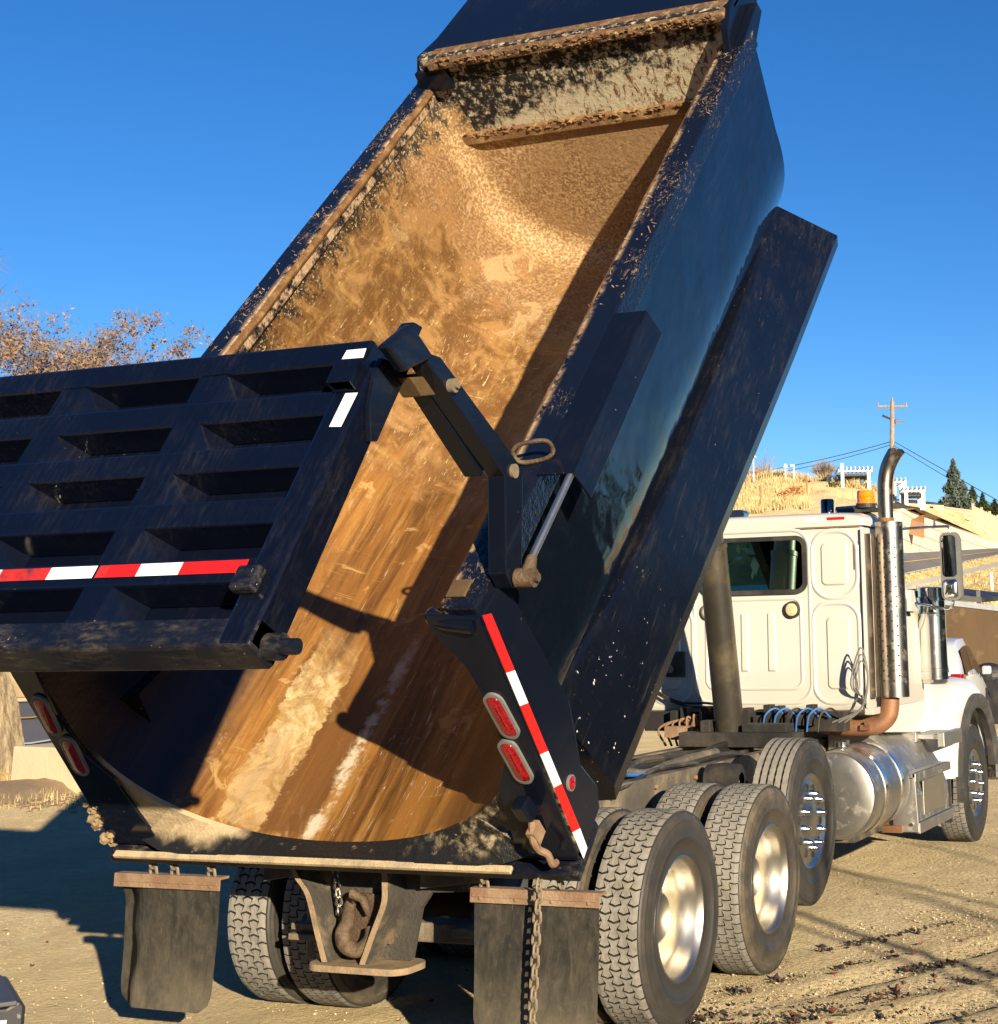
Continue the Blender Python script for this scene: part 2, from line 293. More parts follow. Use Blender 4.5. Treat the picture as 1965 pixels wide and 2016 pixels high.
# ---------------------------------------------------------------- mesh helpers
def new_obj(name, bm, mats, parent=None, mw=None, smooth=False, bevel=0, label=None, cat=None, group=None, kind=None, sharp=35):
    me = bpy.data.meshes.new(name)
    if isinstance(bm, tuple):
        me.from_pydata(bm[0], [], bm[1]); 
    else:
        bmesh.ops.recalc_face_normals(bm, faces=bm.faces) if smooth != 'keep' else None
        bm.to_mesh(me); bm.free()
    for m in (mats if isinstance(mats, (list, tuple)) else [mats]): me.materials.append(m)
    o = bpy.data.objects.new(name, me); COL.objects.link(o)
    if parent:
        o.parent = parent; o.matrix_parent_inverse = WM[parent.name].inverted() if parent.name in WM else parent.matrix_world.inverted()
    if mw is not None: o.matrix_world = mw
    WM[o.name] = mw.copy() if mw is not None else Matrix.Identity(4)
    if mw is not None and parent:
        o.matrix_basis = mw
    if smooth:
        for p in me.polygons: p.use_smooth = True
        try: me.set_sharp_from_angle(angle=R_(sharp))
        except Exception: pass
    if bevel:
        b = o.modifiers.new('bevel', 'BEVEL'); b.width = bevel; b.segments = 2; b.limit_method = 'ANGLE'; b.angle_limit = R_(40); b.harden_normals = False
    tag(o, label, cat, group, kind)
    return o
WM = {}
def tag(o, label=None, cat=None, group=None, kind=None):
    if label: o['label'] = label
    if cat: o['category'] = cat
    if group: o['group'] = group
    if kind: o['kind'] = kind
    return o
def empty(name, loc, label=None, cat=None, group=None, rz=0, parent=None):
    o = bpy.data.objects.new(name, None); COL.objects.link(o); o.empty_display_size = .3
    mw = Matrix.Translation(Vector(loc)) @ Matrix.Rotation(rz, 4, 'Z')
    if parent: o.parent = parent; o.matrix_parent_inverse = WM[parent.name].inverted()
    o.matrix_basis = mw; WM[o.name] = mw
    return tag(o, label, cat, group)
def BM(): return bmesh.new()
def box(bm, a, b, mi=0, M_=None):
    x0, y0, z0 = a; x1, y1, z1 = b
    vs = [bm.verts.new((M_ @ Vector(p)) if M_ else p) for p in ((x0,y0,z0),(x1,y0,z0),(x1,y1,z0),(x0,y1,z0),(x0,y0,z1),(x1,y0,z1),(x1,y1,z1),(x0,y1,z1))]
    for f in ((0,3,2,1),(4,5,6,7),(0,1,5,4),(1,2,6,5),(2,3,7,6),(3,0,4,7)):
        fc = bm.faces.new([vs[i] for i in f]); fc.material_index = mi
def prism(bm, poly, axis, d0, d1, mi=0, M_=None, cap=None):
    def P(p, d):
        q = {'x': (d, p[0], p[1]), 'y': (p[0], d, p[1]), 'z': (p[0], p[1], d)}[axis]
        return (M_ @ Vector(q)) if M_ else Vector(q)
    A = [bm.verts.new(P(p, d0)) for p in poly]; B = [bm.verts.new(P(p, d1)) for p in poly]; n = len(poly)
    fs = []
    for i in range(n):
        f = bm.faces.new((A[i], A[(i+1) % n], B[(i+1) % n], B[i])); f.material_index = mi
    f1 = bm.faces.new(A); f2 = bm.faces.new(B[::-1]); f1.material_index = f2.material_index = mi if cap is None else cap
    f1.normal_update(); f2.normal_update(); bmesh.ops.triangulate(bm, faces=[f for f in (f1, f2) if len(f.verts) > 4])
def loft(bm, rings, closed=True, mi=0, caps=False):
    V = [[bm.verts.new(p) for p in r] for r in rings]; n = len(V[0])
    for i in range(len(V)-1):
        for j in range(n if closed else n-1):
            k = (j+1) % n
            f = bm.faces.new((V[i][j], V[i][k], V[i+1][k], V[i+1][j])); f.material_index = mi
    if caps:
        for r in (V[0], V[-1][::-1]):
            f = bm.faces.new(r); f.material_index = mi
    return V
def frame_for(d):
    d = d.normalized(); a = Vector((0, 0, 1)) if abs(d.z) < .9 else Vector((1, 0, 0))
    s = d.cross(a).normalized(); return s, d.cross(s).normalized()
def tube(bm, pts, r, seg=8, mi=0, caps=True):
    pts = [Vector(p) for p in pts]; n = len(pts); rings = []; s = None
    for i, p in enumerate(pts):
        d = (pts[min(i+1, n-1)]-pts[max(i-1, 0)])
        if s is None: s, t = frame_for(d)
        else:
            d = d.normalized(); s = (s - d*s.dot(d)).normalized(); t = d.cross(s)
        rr = r[i] if isinstance(r, (list, tuple)) else r
        rings.append([p + (s*math.cos(a)+t*math.sin(a))*rr for a in [2*math.pi*k/seg for k in range(seg)]])
    loft(bm, rings, True, mi, caps)
def cyl(bm, p0, p1, r0, r1=None, seg=24, mi=0): tube(bm, [p0, p1], [r0, r0 if r1 is None else r1], seg, mi)
def lathe(bm, prof, axis='x', seg=48, mi=0, cen=(0, 0, 0), closed=False, mis=None):
    c = Vector(cen); rings = []
    for (d, r) in prof:
        ring = []
        for k in range(seg):
            a = 2*math.pi*k/seg; p = (d, r*math.cos(a), r*math.sin(a))
            if axis == 'y': p = (r*math.cos(a), d, r*math.sin(a))
            if axis == 'z': p = (r*math.cos(a), r*math.sin(a), d)
            ring.append(c+Vector(p))
        rings.append(ring)
    V = [[bm.verts.new(p) for p in r] for r in rings]
    for i in range(len(V)-1):
        for j in range(seg):
            k = (j+1) % seg
            f = bm.faces.new((V[i][j], V[i][k], V[i+1][k], V[i+1][j])); f.material_index = mis[i] if mis else mi
    return V
def smooth_path(pts, n=6):
    pts = [Vector(p) for p in pts]; out = []
    P = [pts[0]*2-pts[1]] + pts + [pts[-1]*2-pts[-2]]
    for i in range(1, len(P)-2):
        for k in range(n):
            t = k/n; a, b, c, d = P[i-1], P[i], P[i+1], P[i+2]
            out.append(.5*((2*b)+(-a+c)*t+(2*a-5*b+4*c-d)*t*t+(-a+3*b-3*c+d)*t**3))
    out.append(pts[-1]); return out
def rrect(x0, y0, x1, y1, r, n=5):
    o = []
    for cx, cy_, a0 in ((x1-r, y1-r, 0), (x0+r, y1-r, 90), (x0+r, y0+r, 180), (x1-r, y0+r, 270)):
        for k in range(n+1):
            a = R_(a0+90*k/n); o.append((cx+r*math.cos(a), cy_+r*math.sin(a)))
    return o
def link_chain(bm, p0, p1, L=.058, wd=.036, r=.0065, seg=6):
    p0, p1 = Vector(p0), Vector(p1); d = p1-p0; n = max(1, round(d.length/(L-2*r*1.1))); d.normalize(); s, t = frame_for(d); stepv = (p1-p0)/n
    for i in range(n):
        c = p0+stepv*(i+.5); a = s if i % 2 else t; h = L/2-wd/2; pts = []
        for k in range(12):
            an = 2*math.pi*k/12; pts.append(c + a*(wd/2*math.cos(an)) + d*(wd/2*math.sin(an)+(h if math.sin(an) >= 0 else -h)))
        rings = []
        b = d.cross(a).normalized()
        for k in range(12):
            o = (pts[k]-c); tn = (pts[(k+1) % 12]-pts[k-1]).normalized(); nn = tn.cross(b).normalized()
            rings.append([pts[k]+(nn*math.cos(q)+b*math.sin(q))*r for q in [2*math.pi*j/seg for j in range(seg)]])
        rings.append(rings[0]); loft(bm, rings, True, 0)

# ---------------------------------------------------------------- setting
def yard_h(x, y):
    return 0.0
def make_ground():
    bm = BM()
    # fine rumpled near part and coarse far part share one sheet
    xs = np.concatenate([np.linspace(-3000, -60, 8), np.linspace(-55, -14, 12), np.linspace(-12, 9, 190), np.linspace(10, 60, 14), np.linspace(70, 3000, 8)])
    ys = np.concatenate([np.linspace(-3000, -60, 8), np.linspace(-55, -9, 12), np.linspace(-7.5, 12, 190), np.linspace(13, 60, 14), np.linspace(70, 3000, 8)])
    X, Y = np.meshgrid(xs, ys, indexing='ij')
    def nz(X, Y, s, seed):
        r = np.random.default_rng(seed); Z = 0
        for k in range(7):
            a, ph, q = r.uniform(0, 2*np.pi), r.uniform(0, 6.28), s*r.uniform(.6, 1.6); Z = Z + np.sin((X*np.cos(a)+Y*np.sin(a))*q+ph)
        return Z/7
    Z = .022*nz(X, Y, 2.2, 1)+.012*nz(X, Y, 6, 2)+.009*nz(X, Y, 13, 3)
    # old tyre ruts running off to the right of the truck
    for (x0, y0, dx, dy, wd, dp) in ((2.2, .4, .55, 1, .13, .05), (2.75, -.1, .5, 1, .12, .045), (1.7, 1.2, .5, 1, .10, .035), (3.4, .3, .6, 1, .14, .05)):
        L = math.hypot(dx, dy); dd = ((X-x0)*dy-(Y-y0)*dx)/L + .06*np.sin(Y*2.3+x0); al = ((X-x0)*dx+(Y-y0)*dy)/L
        Z = Z - dp*np.exp(-(dd/wd)**2)*(al > -4)*(al < 7)*(0.6+.4*np.sin(al*5+x0)) + dp*.55*np.exp(-((np.abs(dd)-wd*1.7)/(wd*.6))**2)
    near = np.exp(-np.maximum(0, np.maximum(np.abs(X+1)-8, np.abs(Y-3)-8))**2/6)
    Z = Z*near
    for wx, wy in ((1.07, 0), (.73, 0), (1.07, 1.32), (.73, 1.32), (-1.07, 0), (-.73, 0), (-1.07, 1.32), (-.73, 1.32), (.98, 7.09), (-.98, 7.09)):
        Z = np.where(((X-wx)**2+(Y-wy)**2) < .3**2, -.004, Z)
    far = np.hypot(X-C.x, Y-C.y) > 60
    Z = np.where(far, -.6, Z)
    n, m = X.shape
    verts = np.stack([X.ravel(), Y.ravel(), Z.ravel()], 1).tolist()
    faces = [(i*m+j, (i+1)*m+j, (i+1)*m+j+1, i*m+j+1) for i in range(n-1) for j in range(m-1)]
    g = NG('sandy_gravel_yard')
    a = g.noise(1.1, 6, .65); b = g.noise(9, 6, .75); c_ = g.noise(60, 5, .8); p = g.voro(75); p2 = g.voro(30)
    c = g.mix(g.step(a, .35, .68), (.56, .445, .25), (.70, .575, .345))
    c = g.mix(g.math('MULTIPLY', g.step(b, .40, .68), .6), c, (.46, .35, .185))
    c = g.mix(g.math('MULTIPLY', g.step(c_, .52, .68), .6), c, (.78, .67, .44))
    c = g.mix(g.math('MULTIPLY', g.math('SUBTRACT', 1.0, g.step(p, .10, .30)), g.math('MULTIPLY', g.step(b, .44, .6), .5)), c, (.74, .62, .38))
    dk = g.math('MULTIPLY', g.step(g.noise(11, 6, .8, None, 1.5), .63, .67), g.step(g.noise(1.3, 3), .50, .60))
    c = g.mix(g.math('MULTIPLY', dk, .9), c, (.035, .024, .016))
    g.bump(g.math('ADD', g.math('ADD', g.math('MULTIPLY', b, 2.0), c_), g.math('SUBTRACT', 1.0, p2)), 1.0, .03)
    m_ = g.out(c, .95, 0, .2, Diffuse_Roughness=1.0)
    o = new_obj('ground', (verts, faces), m_, smooth=True, kind='structure', sharp=180)
    return o
make_ground()

# banks, road, sidewalk and hill beyond the yard: rows of points swept from left to right
KN = {
 'gb': {-700: (1600, 16.5), 60: (1558, 20.4), 700: (1440, 30), 1400: (1215, 42), 1780: (1203, 45), 1965: (1206, 48), 2400: (1215, 55)},
 'swn': {-700: (1540, 19.5), 60: (1500, 22.6), 700: (1390, 35), 1400: (1212, 50), 1780: (1162, 68), 1965: (1116, 105), 2400: (1085, 150)},
 'swf': {-700: (1527, 20.3), 60: (1488, 23.4), 700: (1380, 36.5), 1400: (1204, 53), 1780: (1149, 71), 1965: (1106, 115), 2400: (1080, 165)},
 'rn': {-700: (1508, 21.5), 60: (1471, 24.4), 700: (1365, 38), 1400: (1190, 57), 1780: (1132, 77), 1965: (1093, 125), 2400: (1075, 180)},
 'rf': {-700: (1412, 31), 60: (1380, 36), 700: (1290, 50), 1400: (1150, 68), 1780: (1088, 92), 1965: (1079, 142), 2400: (1070, 200)},
 'hb': {-700: (1405, 31.5), 60: (1372, 36.6), 700: (1250, 51), 1400: (1078, 69), 1755: (1012, 92), 1780: (1004, 94), 1811: (1001, 97), 1965: (1070, 143.5), 2400: (1068, 202)},
 'h1': {-700: (1350, 38), 60: (1325, 43), 700: (1200, 60), 1400: (1025, 92), 1560: (1005, 96), 1700: (1003, 98), 1780: (1008, 106), 1965: (1050, 148), 2400: (1058, 210)},
 'h2': {-700: (1320, 50), 60: (1300, 56), 700: (1150, 72), 1400: (975, 120), 1470: (955, 120), 1530: (938, 122), 1580: (948, 121), 1640: (947, 118), 1700: (963, 117), 1780: (995, 120), 1860: (1003, 124), 1965: (1030, 152), 2400: (1050, 216)},
 'far': {-700: (1318, 400), 60: (1300, 400), 700: (1165, 500), 1400: (990, 600), 1560: (960, 600), 1780: (1010, 600), 1965: (1040, 600), 2400: (1060, 600)},
}
COLS = list(range(-700, 2401, 20))
def row(nm):
    k = KN[nm]; xs = sorted(k); return [at(c, np.interp(c, xs, [k[x][0] for x in xs]), np.interp(c, xs, [k[x][1] for x in xs])) for c in COLS]
ROWS = {k: row(k) for k in KN}
def strip(name, ra, rb, mat, nsub=1, lift=0, rough=0, kind='structure', seed=0):
    n = len(COLS); verts = []; faces = []; r = random.Random(seed)
    for s in range(nsub+1):
        f = s/nsub
        for i in range(n):
            p = ra[i].lerp(rb[i], f) + Vector((0, 0, lift))
            if 0 < s < nsub: p.z += r.uniform(-rough, rough)
            verts.append(p[:])
    for s in range(nsub):
        for i in range(n-1): faces.append((s*n+i, s*n+i+1, (s+1)*n+i+1, (s+1)*n+i))
    return new_obj(name, (verts, faces), mat, smooth=True, kind=kind, sharp=60)
def lerprow(a, b, f): return [p.lerp(q, f) for p, q in zip(ROWS[a], ROWS[b])]
def grassmat(name, c1=(.30, .20, .075), c2=(.56, .42, .19), c3=(.20, .13, .06)):
    g = NG(name); a = g.noise(.35, 5, .6); b = g.noise(2.2, 6, .75); d = g.noise(9, 5, .8)
    c = g.mix(b, c1, c2); c = g.mix(g.math('MULTIPLY', g.step(a, .45, .62), .75), c, c3); c = g.mix(g.math('MULTIPLY', g.step(d, .5, .7), .5), c, c2)
    g.bump(g.math('ADD', b, d), .5, .15); return g.out(c, .95, 0, .1, Diffuse_Roughness=1.0)
M['straw'] = grassmat('dry_grass_bank'); M['hill'] = grassmat('dry_hillside_soil', (.42, .30, .155), (.60, .45, .24), (.36, .255, .15))
toe = [Vector((p.x, p.y, 0)) + (C-Vector((p.x, p.y, C.z))).normalized()*1.2 + Vector((0, 0, -.1-0)) for p in ROWS['gb']]
toe = [Vector((p.x, p.y, -.08)) for p in toe]
strip('embankment', toe, ROWS['gb'], M['straw'], 3, 0, .03, seed=1)
strip('grass_slope', ROWS['gb'], ROWS['swn'], M['straw'], 6, 0, .10, seed=2)
M['concrete'] = simple('sidewalk_concrete', (.52, .47, .38), .9, 0, .12, 1.5, .1)
strip('sidewalk', ROWS['swn'], ROWS['swf'], M['concrete'], 1)
strip('verge', ROWS['swf'], ROWS['rn'], M['straw'], 2, 0, .02)
def asphalt():
    g = NG('weathered_asphalt'); n = g.noise(.5, 5, .6); f = g.noise(14, 4, .7)
    c = g.mix(n, (.115, .105, .10), (.19, .175, .165)); c = g.mix(g.math('MULTIPLY', g.step(f, .5, .7), .4), c, (.24, .22, .20))
    return g.out(c, .8, 0, .3)
M['asphalt'] = asphalt()
strip('road', ROWS['rn'], ROWS['rf'], M['asphalt'], 4)
M['roadwhite'] = simple('white_road_paint', (.70, .68, .62), .8, 0, .15, 4); M['roadyellow'] = simple('yellow_road_paint', (.70, .42, .05), .8, 0, .15, 4)
strip('road_marking', lerprow('rn', 'rf', .02), lerprow('rn', 'rf', .045), M['roadwhite'], 1, .03)
strip('road_marking', lerprow('rn', 'rf', .50), lerprow('rn', 'rf', .53), M['roadyellow'], 1, .03)
strip('road_marking', lerprow('rn', 'rf', .95), lerprow('rn', 'rf', .975), M['roadwhite'], 1, .03)
strip('hillside', ROWS['hb'], ROWS['h1'], M['hill'], 4, 0, .25, seed=3)
strip('hill', ROWS['h1'], ROWS['h2'], M['hill'], 8, 0, .22, seed=4)
strip('far_hill', ROWS['h2'], ROWS['far'], M['hill'], 2)
# low kerb bank on the left where there is no wall
iL = [i for i, c in enumerate(COLS) if c <= 1300]; iR = [i for i, c in enumerate(COLS) if c >= 1300]
def sub_wall(name, idx, mat, thick=.35, **kw):
    bm = BM(); rings = []
    for i in idx:
        a, b = ROWS['rf'][i], ROWS['hb'][i]; d = (Vector((a.x-C.x, a.y-C.y, 0))).normalized()*thick
        b2 = Vector((a.x, a.y, max(b.z, a.z+.05)))
        rings.append([a-Vector((0, 0, .4)), b2, b2+d, a+d-Vector((0, 0, .4))])
    loft(bm, rings, True, 0, True)
    return new_obj(name, bm, mat, **kw)
def blockmat(name, c1, c2, mortar, sc, rowh=.5, colw=1.2):
    g = NG(name); x, y, z = g.xyz()
    s = g.math('ADD', g.math('MULTIPLY', x, .3), y)
    v = g.n('ShaderNodeCombineXYZ', {0: s, 1: z}).outputs[0]
    b = g.n('ShaderNodeTexBrick', {'Vector': v, 'Color1': c1+(1,), 'Color2': c2+(1,), 'Mortar': mortar+(1,), 'Scale': sc, 'Mortar Size': .05, 'Brick Width': colw, 'Row Height': rowh})
    n = g.noise(3, 4); c = g.mix(g.math('MULTIPLY', n, .25), b.outputs['Color'], (.35, .28, .2)); g.bump(b.outputs['Fac'], .4, .05)
    return g.out(c, .9, 0, .2)
M['block'] = blockmat('cream_block_wall', (.80, .70, .53), (.70, .60, .44), (.44, .36, .26), 1.0, .8, 2.4)
sub_wall('low_kerb', iL, M['hill'], kind='structure')
sub_wall('retaining_wall', iR, M['block'], label='cream block retaining wall rising beside the road', cat='retaining wall')

# ================================================================ DUMP TRUCK
truck = empty('dump_truck', (0, 3, 0), 'white cab dump truck with black half-round bed raised to unload', 'dump truck')
AL = R_(48.54)
BED = Matrix.Translation((0, -1.282, .946)) @ Matrix.Rotation(AL, 4, 'X')     # bed frame: x right, y forward along the floor, z up
HR, XI, XO, UF = 1.392, 1.102, 1.266, 5.20
def urear(w): return .026+.132*w
def sect(a, w0, b, n, xt, wt, ns=44):
    pts = [(xt, wt), (xt*.5+a*.5, (wt+w0)/2), (a, w0)]
    for k in range(1, ns):
        th = math.pi*k/ns; c_, s_ = math.cos(th), math.sin(th)
        pts.append((a*math.copysign(abs(c_)**(2/n), c_), w0-b*abs(s_)**(2/n)))
    pts += [(-a, w0), (-(xt*.5+a*.5), (wt+w0)/2), (-xt, wt)]
    return pts
def lerp(a, b, t): return a+(b-a)*t
SEC_IN0, SEC_IN1 = (1.165, .80, .785, 2.15, 1.18, 1.30), (1.04, .75, .93, 2.4, 1.13, 1.30)
SEC_O0, SEC_O1 = (1.235, .72, .76, 2.3, 1.25, 1.34), (1.20, .60, .95, 2.6, 1.25, 1.34)
def tubsheet(bm, s0, s1, mi, nu=40, ue=5.1):
    rings = []
    for i in range(nu+1):
        t = i/nu; s = sect(*[lerp(p, q, t) for p, q in zip(s0, s1)])
        rings.append([(x, lerp(urear(w)+.02, ue, t), w) for x, w in s])
    if mi == 0:
        s = sect(*s1)
        for k, uu in ((.985, 4.985), (.955, 5.035), (.91, 5.06), (.85, 5.069)): rings.append([(x*k, uu, .78+(w-.78)*k) for x, w in s])
    loft(bm, rings, False, mi)
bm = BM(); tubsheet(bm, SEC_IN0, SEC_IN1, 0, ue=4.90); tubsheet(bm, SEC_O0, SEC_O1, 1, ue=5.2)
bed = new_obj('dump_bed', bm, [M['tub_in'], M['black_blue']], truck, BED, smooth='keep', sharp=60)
def bedpart(name, bm, mats, **kw): return new_obj(name, bm, mats, bed, BED, **kw)
# front wall, ledge, top beam
bm = BM(); s = sect(*SEC_IN1); s = [(x*1.01, w) for x, w in s] + [(-1.13, 1.60), (1.13, 1.60)]
prism(bm, s, 'y', 5.07, 5.19); bedpart('front_wall', bm, M['front_wall'])
bm = BM(); prism(bm, [(5.035, .90), (5.035, .985), (5.07, .998), (5.07, .895)], 'x', -1.05, 1.05)
bedpart('ledge', bm, M['rust_clay'], bevel=.012)
bm = BM(); prism(bm, [(5.01, 1.525), (5.01, 1.585), (5.2, 1.61), (5.2, 1.56)], 'x', -1.04, 1.17); bedpart('top_beam', bm, M['rust_dark'], bevel=.012)
# dried dirt clinging to the ledge and the beam
bm = BM()
for k in range(420):
    onb = k % 2; x_ = random.uniform(-1.0, 1.1); r_ = random.uniform(.004, .016); c0 = Vector((x_, (5.005 if onb else 5.032)+random.uniform(-.004, .01), (1.585 if onb else .99)+random.gauss(-.012, .016)))
    q = bmesh.ops.create_icosphere(bm, subdivisions=1, radius=r_, matrix=Matrix.Translation(c0) @ Matrix.Diagonal((random.uniform(.8, 2.0), .6, random.uniform(.5, 1.0), 1)))
    for v in q['verts']: v.co += Vector([random.uniform(-.3, .3)*r_ for _ in range(3)])
bedpart('ledge_dirt', bm, M['rust_clay'], kind='stuff', smooth=True)
# cab shield
bm = BM(); prism(bm, [(5.16, 1.545), (5.16, 1.575), (6.6, 1.56), (6.6, 1.53)], 'x', -1.07, 1.2)
prism(bm, [(5.02, 1.39), (5.20, 1.57), (6.6, 1.45), (6.6, 1.30), (5.2, 1.36)], 'x', -1.20, -1.165)
prism(bm, [(5.18, 1.53), (5.22, 1.565), (6.6, 1.57), (6.6, 1.44)], 'x', -1.165, -1.07)
prism(bm, [(4.86, 1.395), (4.94, 1.52), (5.10, 1.60), (6.6, 1.60), (6.6, 1.45), (5.45, 1.36), (5.2, 1.30)], 'x', 1.15, 1.20)
prism(bm, [(4.90, 1.39), (5.42, 1.45), (5.46, 1.36), (5.2, 1.28)], 'x', 1.20, 1.265)
prism(bm, [(5.03, 1.36), (5.03, 1.52), (5.2, 1.52), (5.2, 1.36)], 'x', -1.17, -.92)
bedpart('cab_shield', bm, M['black'], bevel=.006)
# top rails (left then right) with rusty inner lips
for sx in (-1, 1):
    bm = BM(); prism(bm, [(XI*sx, HR), (XO*sx, HR), (XO*sx, 1.24), (XI*sx, 1.27)], 'y', .215, UF, 0)
    ro = bedpart('top_rail', bm, M['rail'], bevel=.012)
    bm = BM(); tube(bm, smooth_path([((XI-.004+random.uniform(-.005, .005))*sx, .26+k*.19, HR-.026+random.uniform(-.004, .004)) for k in range(26)], 3), .024 if sx < 0 else .015, 8); bedpart('rail_lip', bm, M['rust_edge'], smooth=True)
# rear frame plate with the half-round mouth
bm = BM(); inn = sect(1.155, .80, .775, 2.15, 1.17, 1.30); fr0, bk0 = [], []
for x, w in inn:
    a = math.atan2(w-.80, x); c_, s_ = math.cos(a), math.sin(a)
    k = min(1.285/abs(c_) if abs(c_) > 1e-6 else 9, (.83/abs(s_) if s_ < -1e-6 else 9)); ox, ow = k*c_, .80+k*s_
    if w >= .80: ox, ow = math.copysign(1.285, x), w
    ow = max(.055, ow) if abs(ox) < 1.2 else ow; fl = max(0, min(1, (.36-ow)/.30))*max(0, min(1, (1.16-abs(ox))/.26))
    fr0.append((Vector((x, urear(w), w)), Vector((ox, urear(ow)-.10*fl, ow))))
for (xx, ww) in ((1.285, .045), (-1.285, .045)):      # keep the two lower corners square
    j = min(range(len(fr0)), key=lambda i: (fr0[i][1]-Vector((xx, urear(ww), ww))).length); fr0[j] = (fr0[j][0], Vector((xx, urear(ww)-.02, ww)))
off = Vector((0, .022, 0)); loft(bm, [[a, b, b+off, a+off] for a, b in fr0], True, 0, True)
bedpart('rear_frame', bm, M['rear_plate'])
for sx in (1, -1):
    bm = BM(); prism(bm, [(urear(0)+.024, 0), (.28, 0), (.34, .085), (.31, .27), (.44, .54), (.43, 1.22), (.43, 1.33), (.205, 1.35)], 'x', 1.19*sx, 1.285*sx)
    bedpart('corner_post', bm, M['black'], bevel=.008)
    bm = BM()   # raised rear face of the post carrying the lamps
    pl = [(1.285, 1.36), (1.06, 1.39), (1.04, 1.32), (1.135, 1.12), (1.165, .85), (1.13, .60), (1.04, .45), (.985, .02), (1.285, .02)]
    A = [bm.verts.new((x*sx, urear(w)-.012, w)) for x, w in pl]; f = bm.faces.new(A); f.normal_update(); bmesh.ops.triangulate(bm, faces=[f]); bmesh.ops.solidify(bm, geom=bm.faces[:], thickness=-.016 if sx > 0 else .016)
    bedpart('post_face', bm, M['black'], bevel=.003)
# bottom beam and dusty lip
bm = BM(); box(bm, (-1.285, -.055, -.05), (1.285, .22, -.004)); bedpart('rear_beam', bm, M['black_dirty'], bevel=.006)
bm = BM(); box(bm, (-1.20, -.088, .034), (.99, -.055, .056)); bedpart('rear_lip', bm, M['dust'], bevel=.004)
# rounded rail end cap
bm = BM(); tube(bm, smooth_path([(1.035, .245, 1.325), (1.05, .22, 1.335), (1.13, .19, 1.335), (1.25, .18, 1.325)], 5), .034, 12); bedpart('rail_end_bar', bm, M['black'], smooth=True)
bm = BM(); box(bm, (1.11, .27, HR), (1.20, .36, HR+.012)); bedpart('wear_pad', bm, M['copper'], bevel=.004)
# reflective tape on the right post
bm = BM(); tw = [1.352, 1.053, .876, .607, .418, .154, -.004]
for i in range(6):
    w1, w0 = tw[i], tw[i+1]
    prism(bm, [(urear(w0)+.004, w0), (urear(w1)+.004, w1), (urear(w1)+.056, w1-.045), (urear(w0)+.056, w0-.045 if i < 5 else w0)], 'x', 1.2855, 1.288, i % 2)
bedpart('reflective_tape', bm, [M['red'], M['white_tape']])
# tail lamps
def oval_lamp(x, w, sx):
    T = Matrix.Translation((x, urear(w)-.029, w)) @ Matrix.Rotation(-math.atan(.132), 4, 'X') @ Matrix.Rotation(-.10*sx, 4, 'Y')
    def stad(hw, hh, n=10):
        return [(hw*math.cos(a), (hh-hw)+hw*math.sin(a)) for a in np.linspace(0, math.pi, n)] + [(hw*math.cos(a), -(hh-hw)+hw*math.sin(a)) for a in np.linspace(math.pi, 2*math.pi, n)]
    bm = BM(); o = stad(.047, .125); i_ = stad(.035, .110)
    loft(bm, [[T @ Vector((x_, 0, z_)) for x_, z_ in o], [T @ Vector((x_, -.012, z_)) for x_, z_ in o], [T @ Vector((x_, -.014, z_)) for x_, z_ in i_], [T @ Vector((x_, -.004, z_)) for x_, z_ in i_]], True, 0)
    loft(bm, [[T @ Vector((x_*f, y_, z_*(1-(1-f)*.5))) for x_, z_ in i_] for f, y_ in ((1, -.006), (.92, -.014), (.6, -.018), (.05, -.0195))], True, 1, False)
    return bedpart('tail_light', bm, [M['grommet'], M['lens_red']], smooth=True)
for sx in (1, -1):
    oval_lamp(1.212*sx, .862, sx); oval_lamp(1.186*sx, .608, sx)
bm = BM(); lathe(bm, [(1.286, .036), (1.296, .035), (1.297, .029)], 'x', 24, 0, (0, .187, .31)); lathe(bm, [(1.296, .029), (1.303, .02), (1.305, .001)], 'x', 24, 1, (0, .187, .31)); bedpart('side_marker', bm, [M['grommet'], M['lens_red']], smooth=True)
# latch hooks near the bottom of the post
bm = BM(); prism(bm, [(-.05, .46), (.03, .44), (.03, .33), (-.045, .35)], 'x', 1.14, 1.205); bedpart('latch_block', bm, M['black'], bevel=.01)
bm = BM(); tube(bm, smooth_path([(1.165, .0, .30), (1.165, -.05, .24), (1.17, -.055, .18), (1.195, -.05, .14), (1.20, -.06, .085), (1.195, -.03, .05)], 6), [.016]*31, 8); box(bm, (1.145, -.05, .20), (1.185, .02, .28)); bedpart('latch_hook', bm, M['bracket'], smooth=True, sharp=40)
# mud chunks at the left corner
bm = BM()
for k in range(22):
    c0 = Vector((-1.285+random.uniform(-.035, .03), urear(.27-.0125*k)+random.uniform(-.03, .015), 0.27-.0125*k+random.uniform(-.02, .02))); s = bmesh.ops.create_icosphere(bm, subdivisions=2, radius=random.uniform(.010, .028), matrix=Matrix.Translation(c0) @ Matrix.Diagonal((1.0, .9, random.uniform(.6, 1.1), 1)))
    for v in s['verts']: v.co += Vector([random.uniform(-.008, .008) for _ in range(3)])
bedpart('caked_mud', bm, M['mud'], smooth=True)
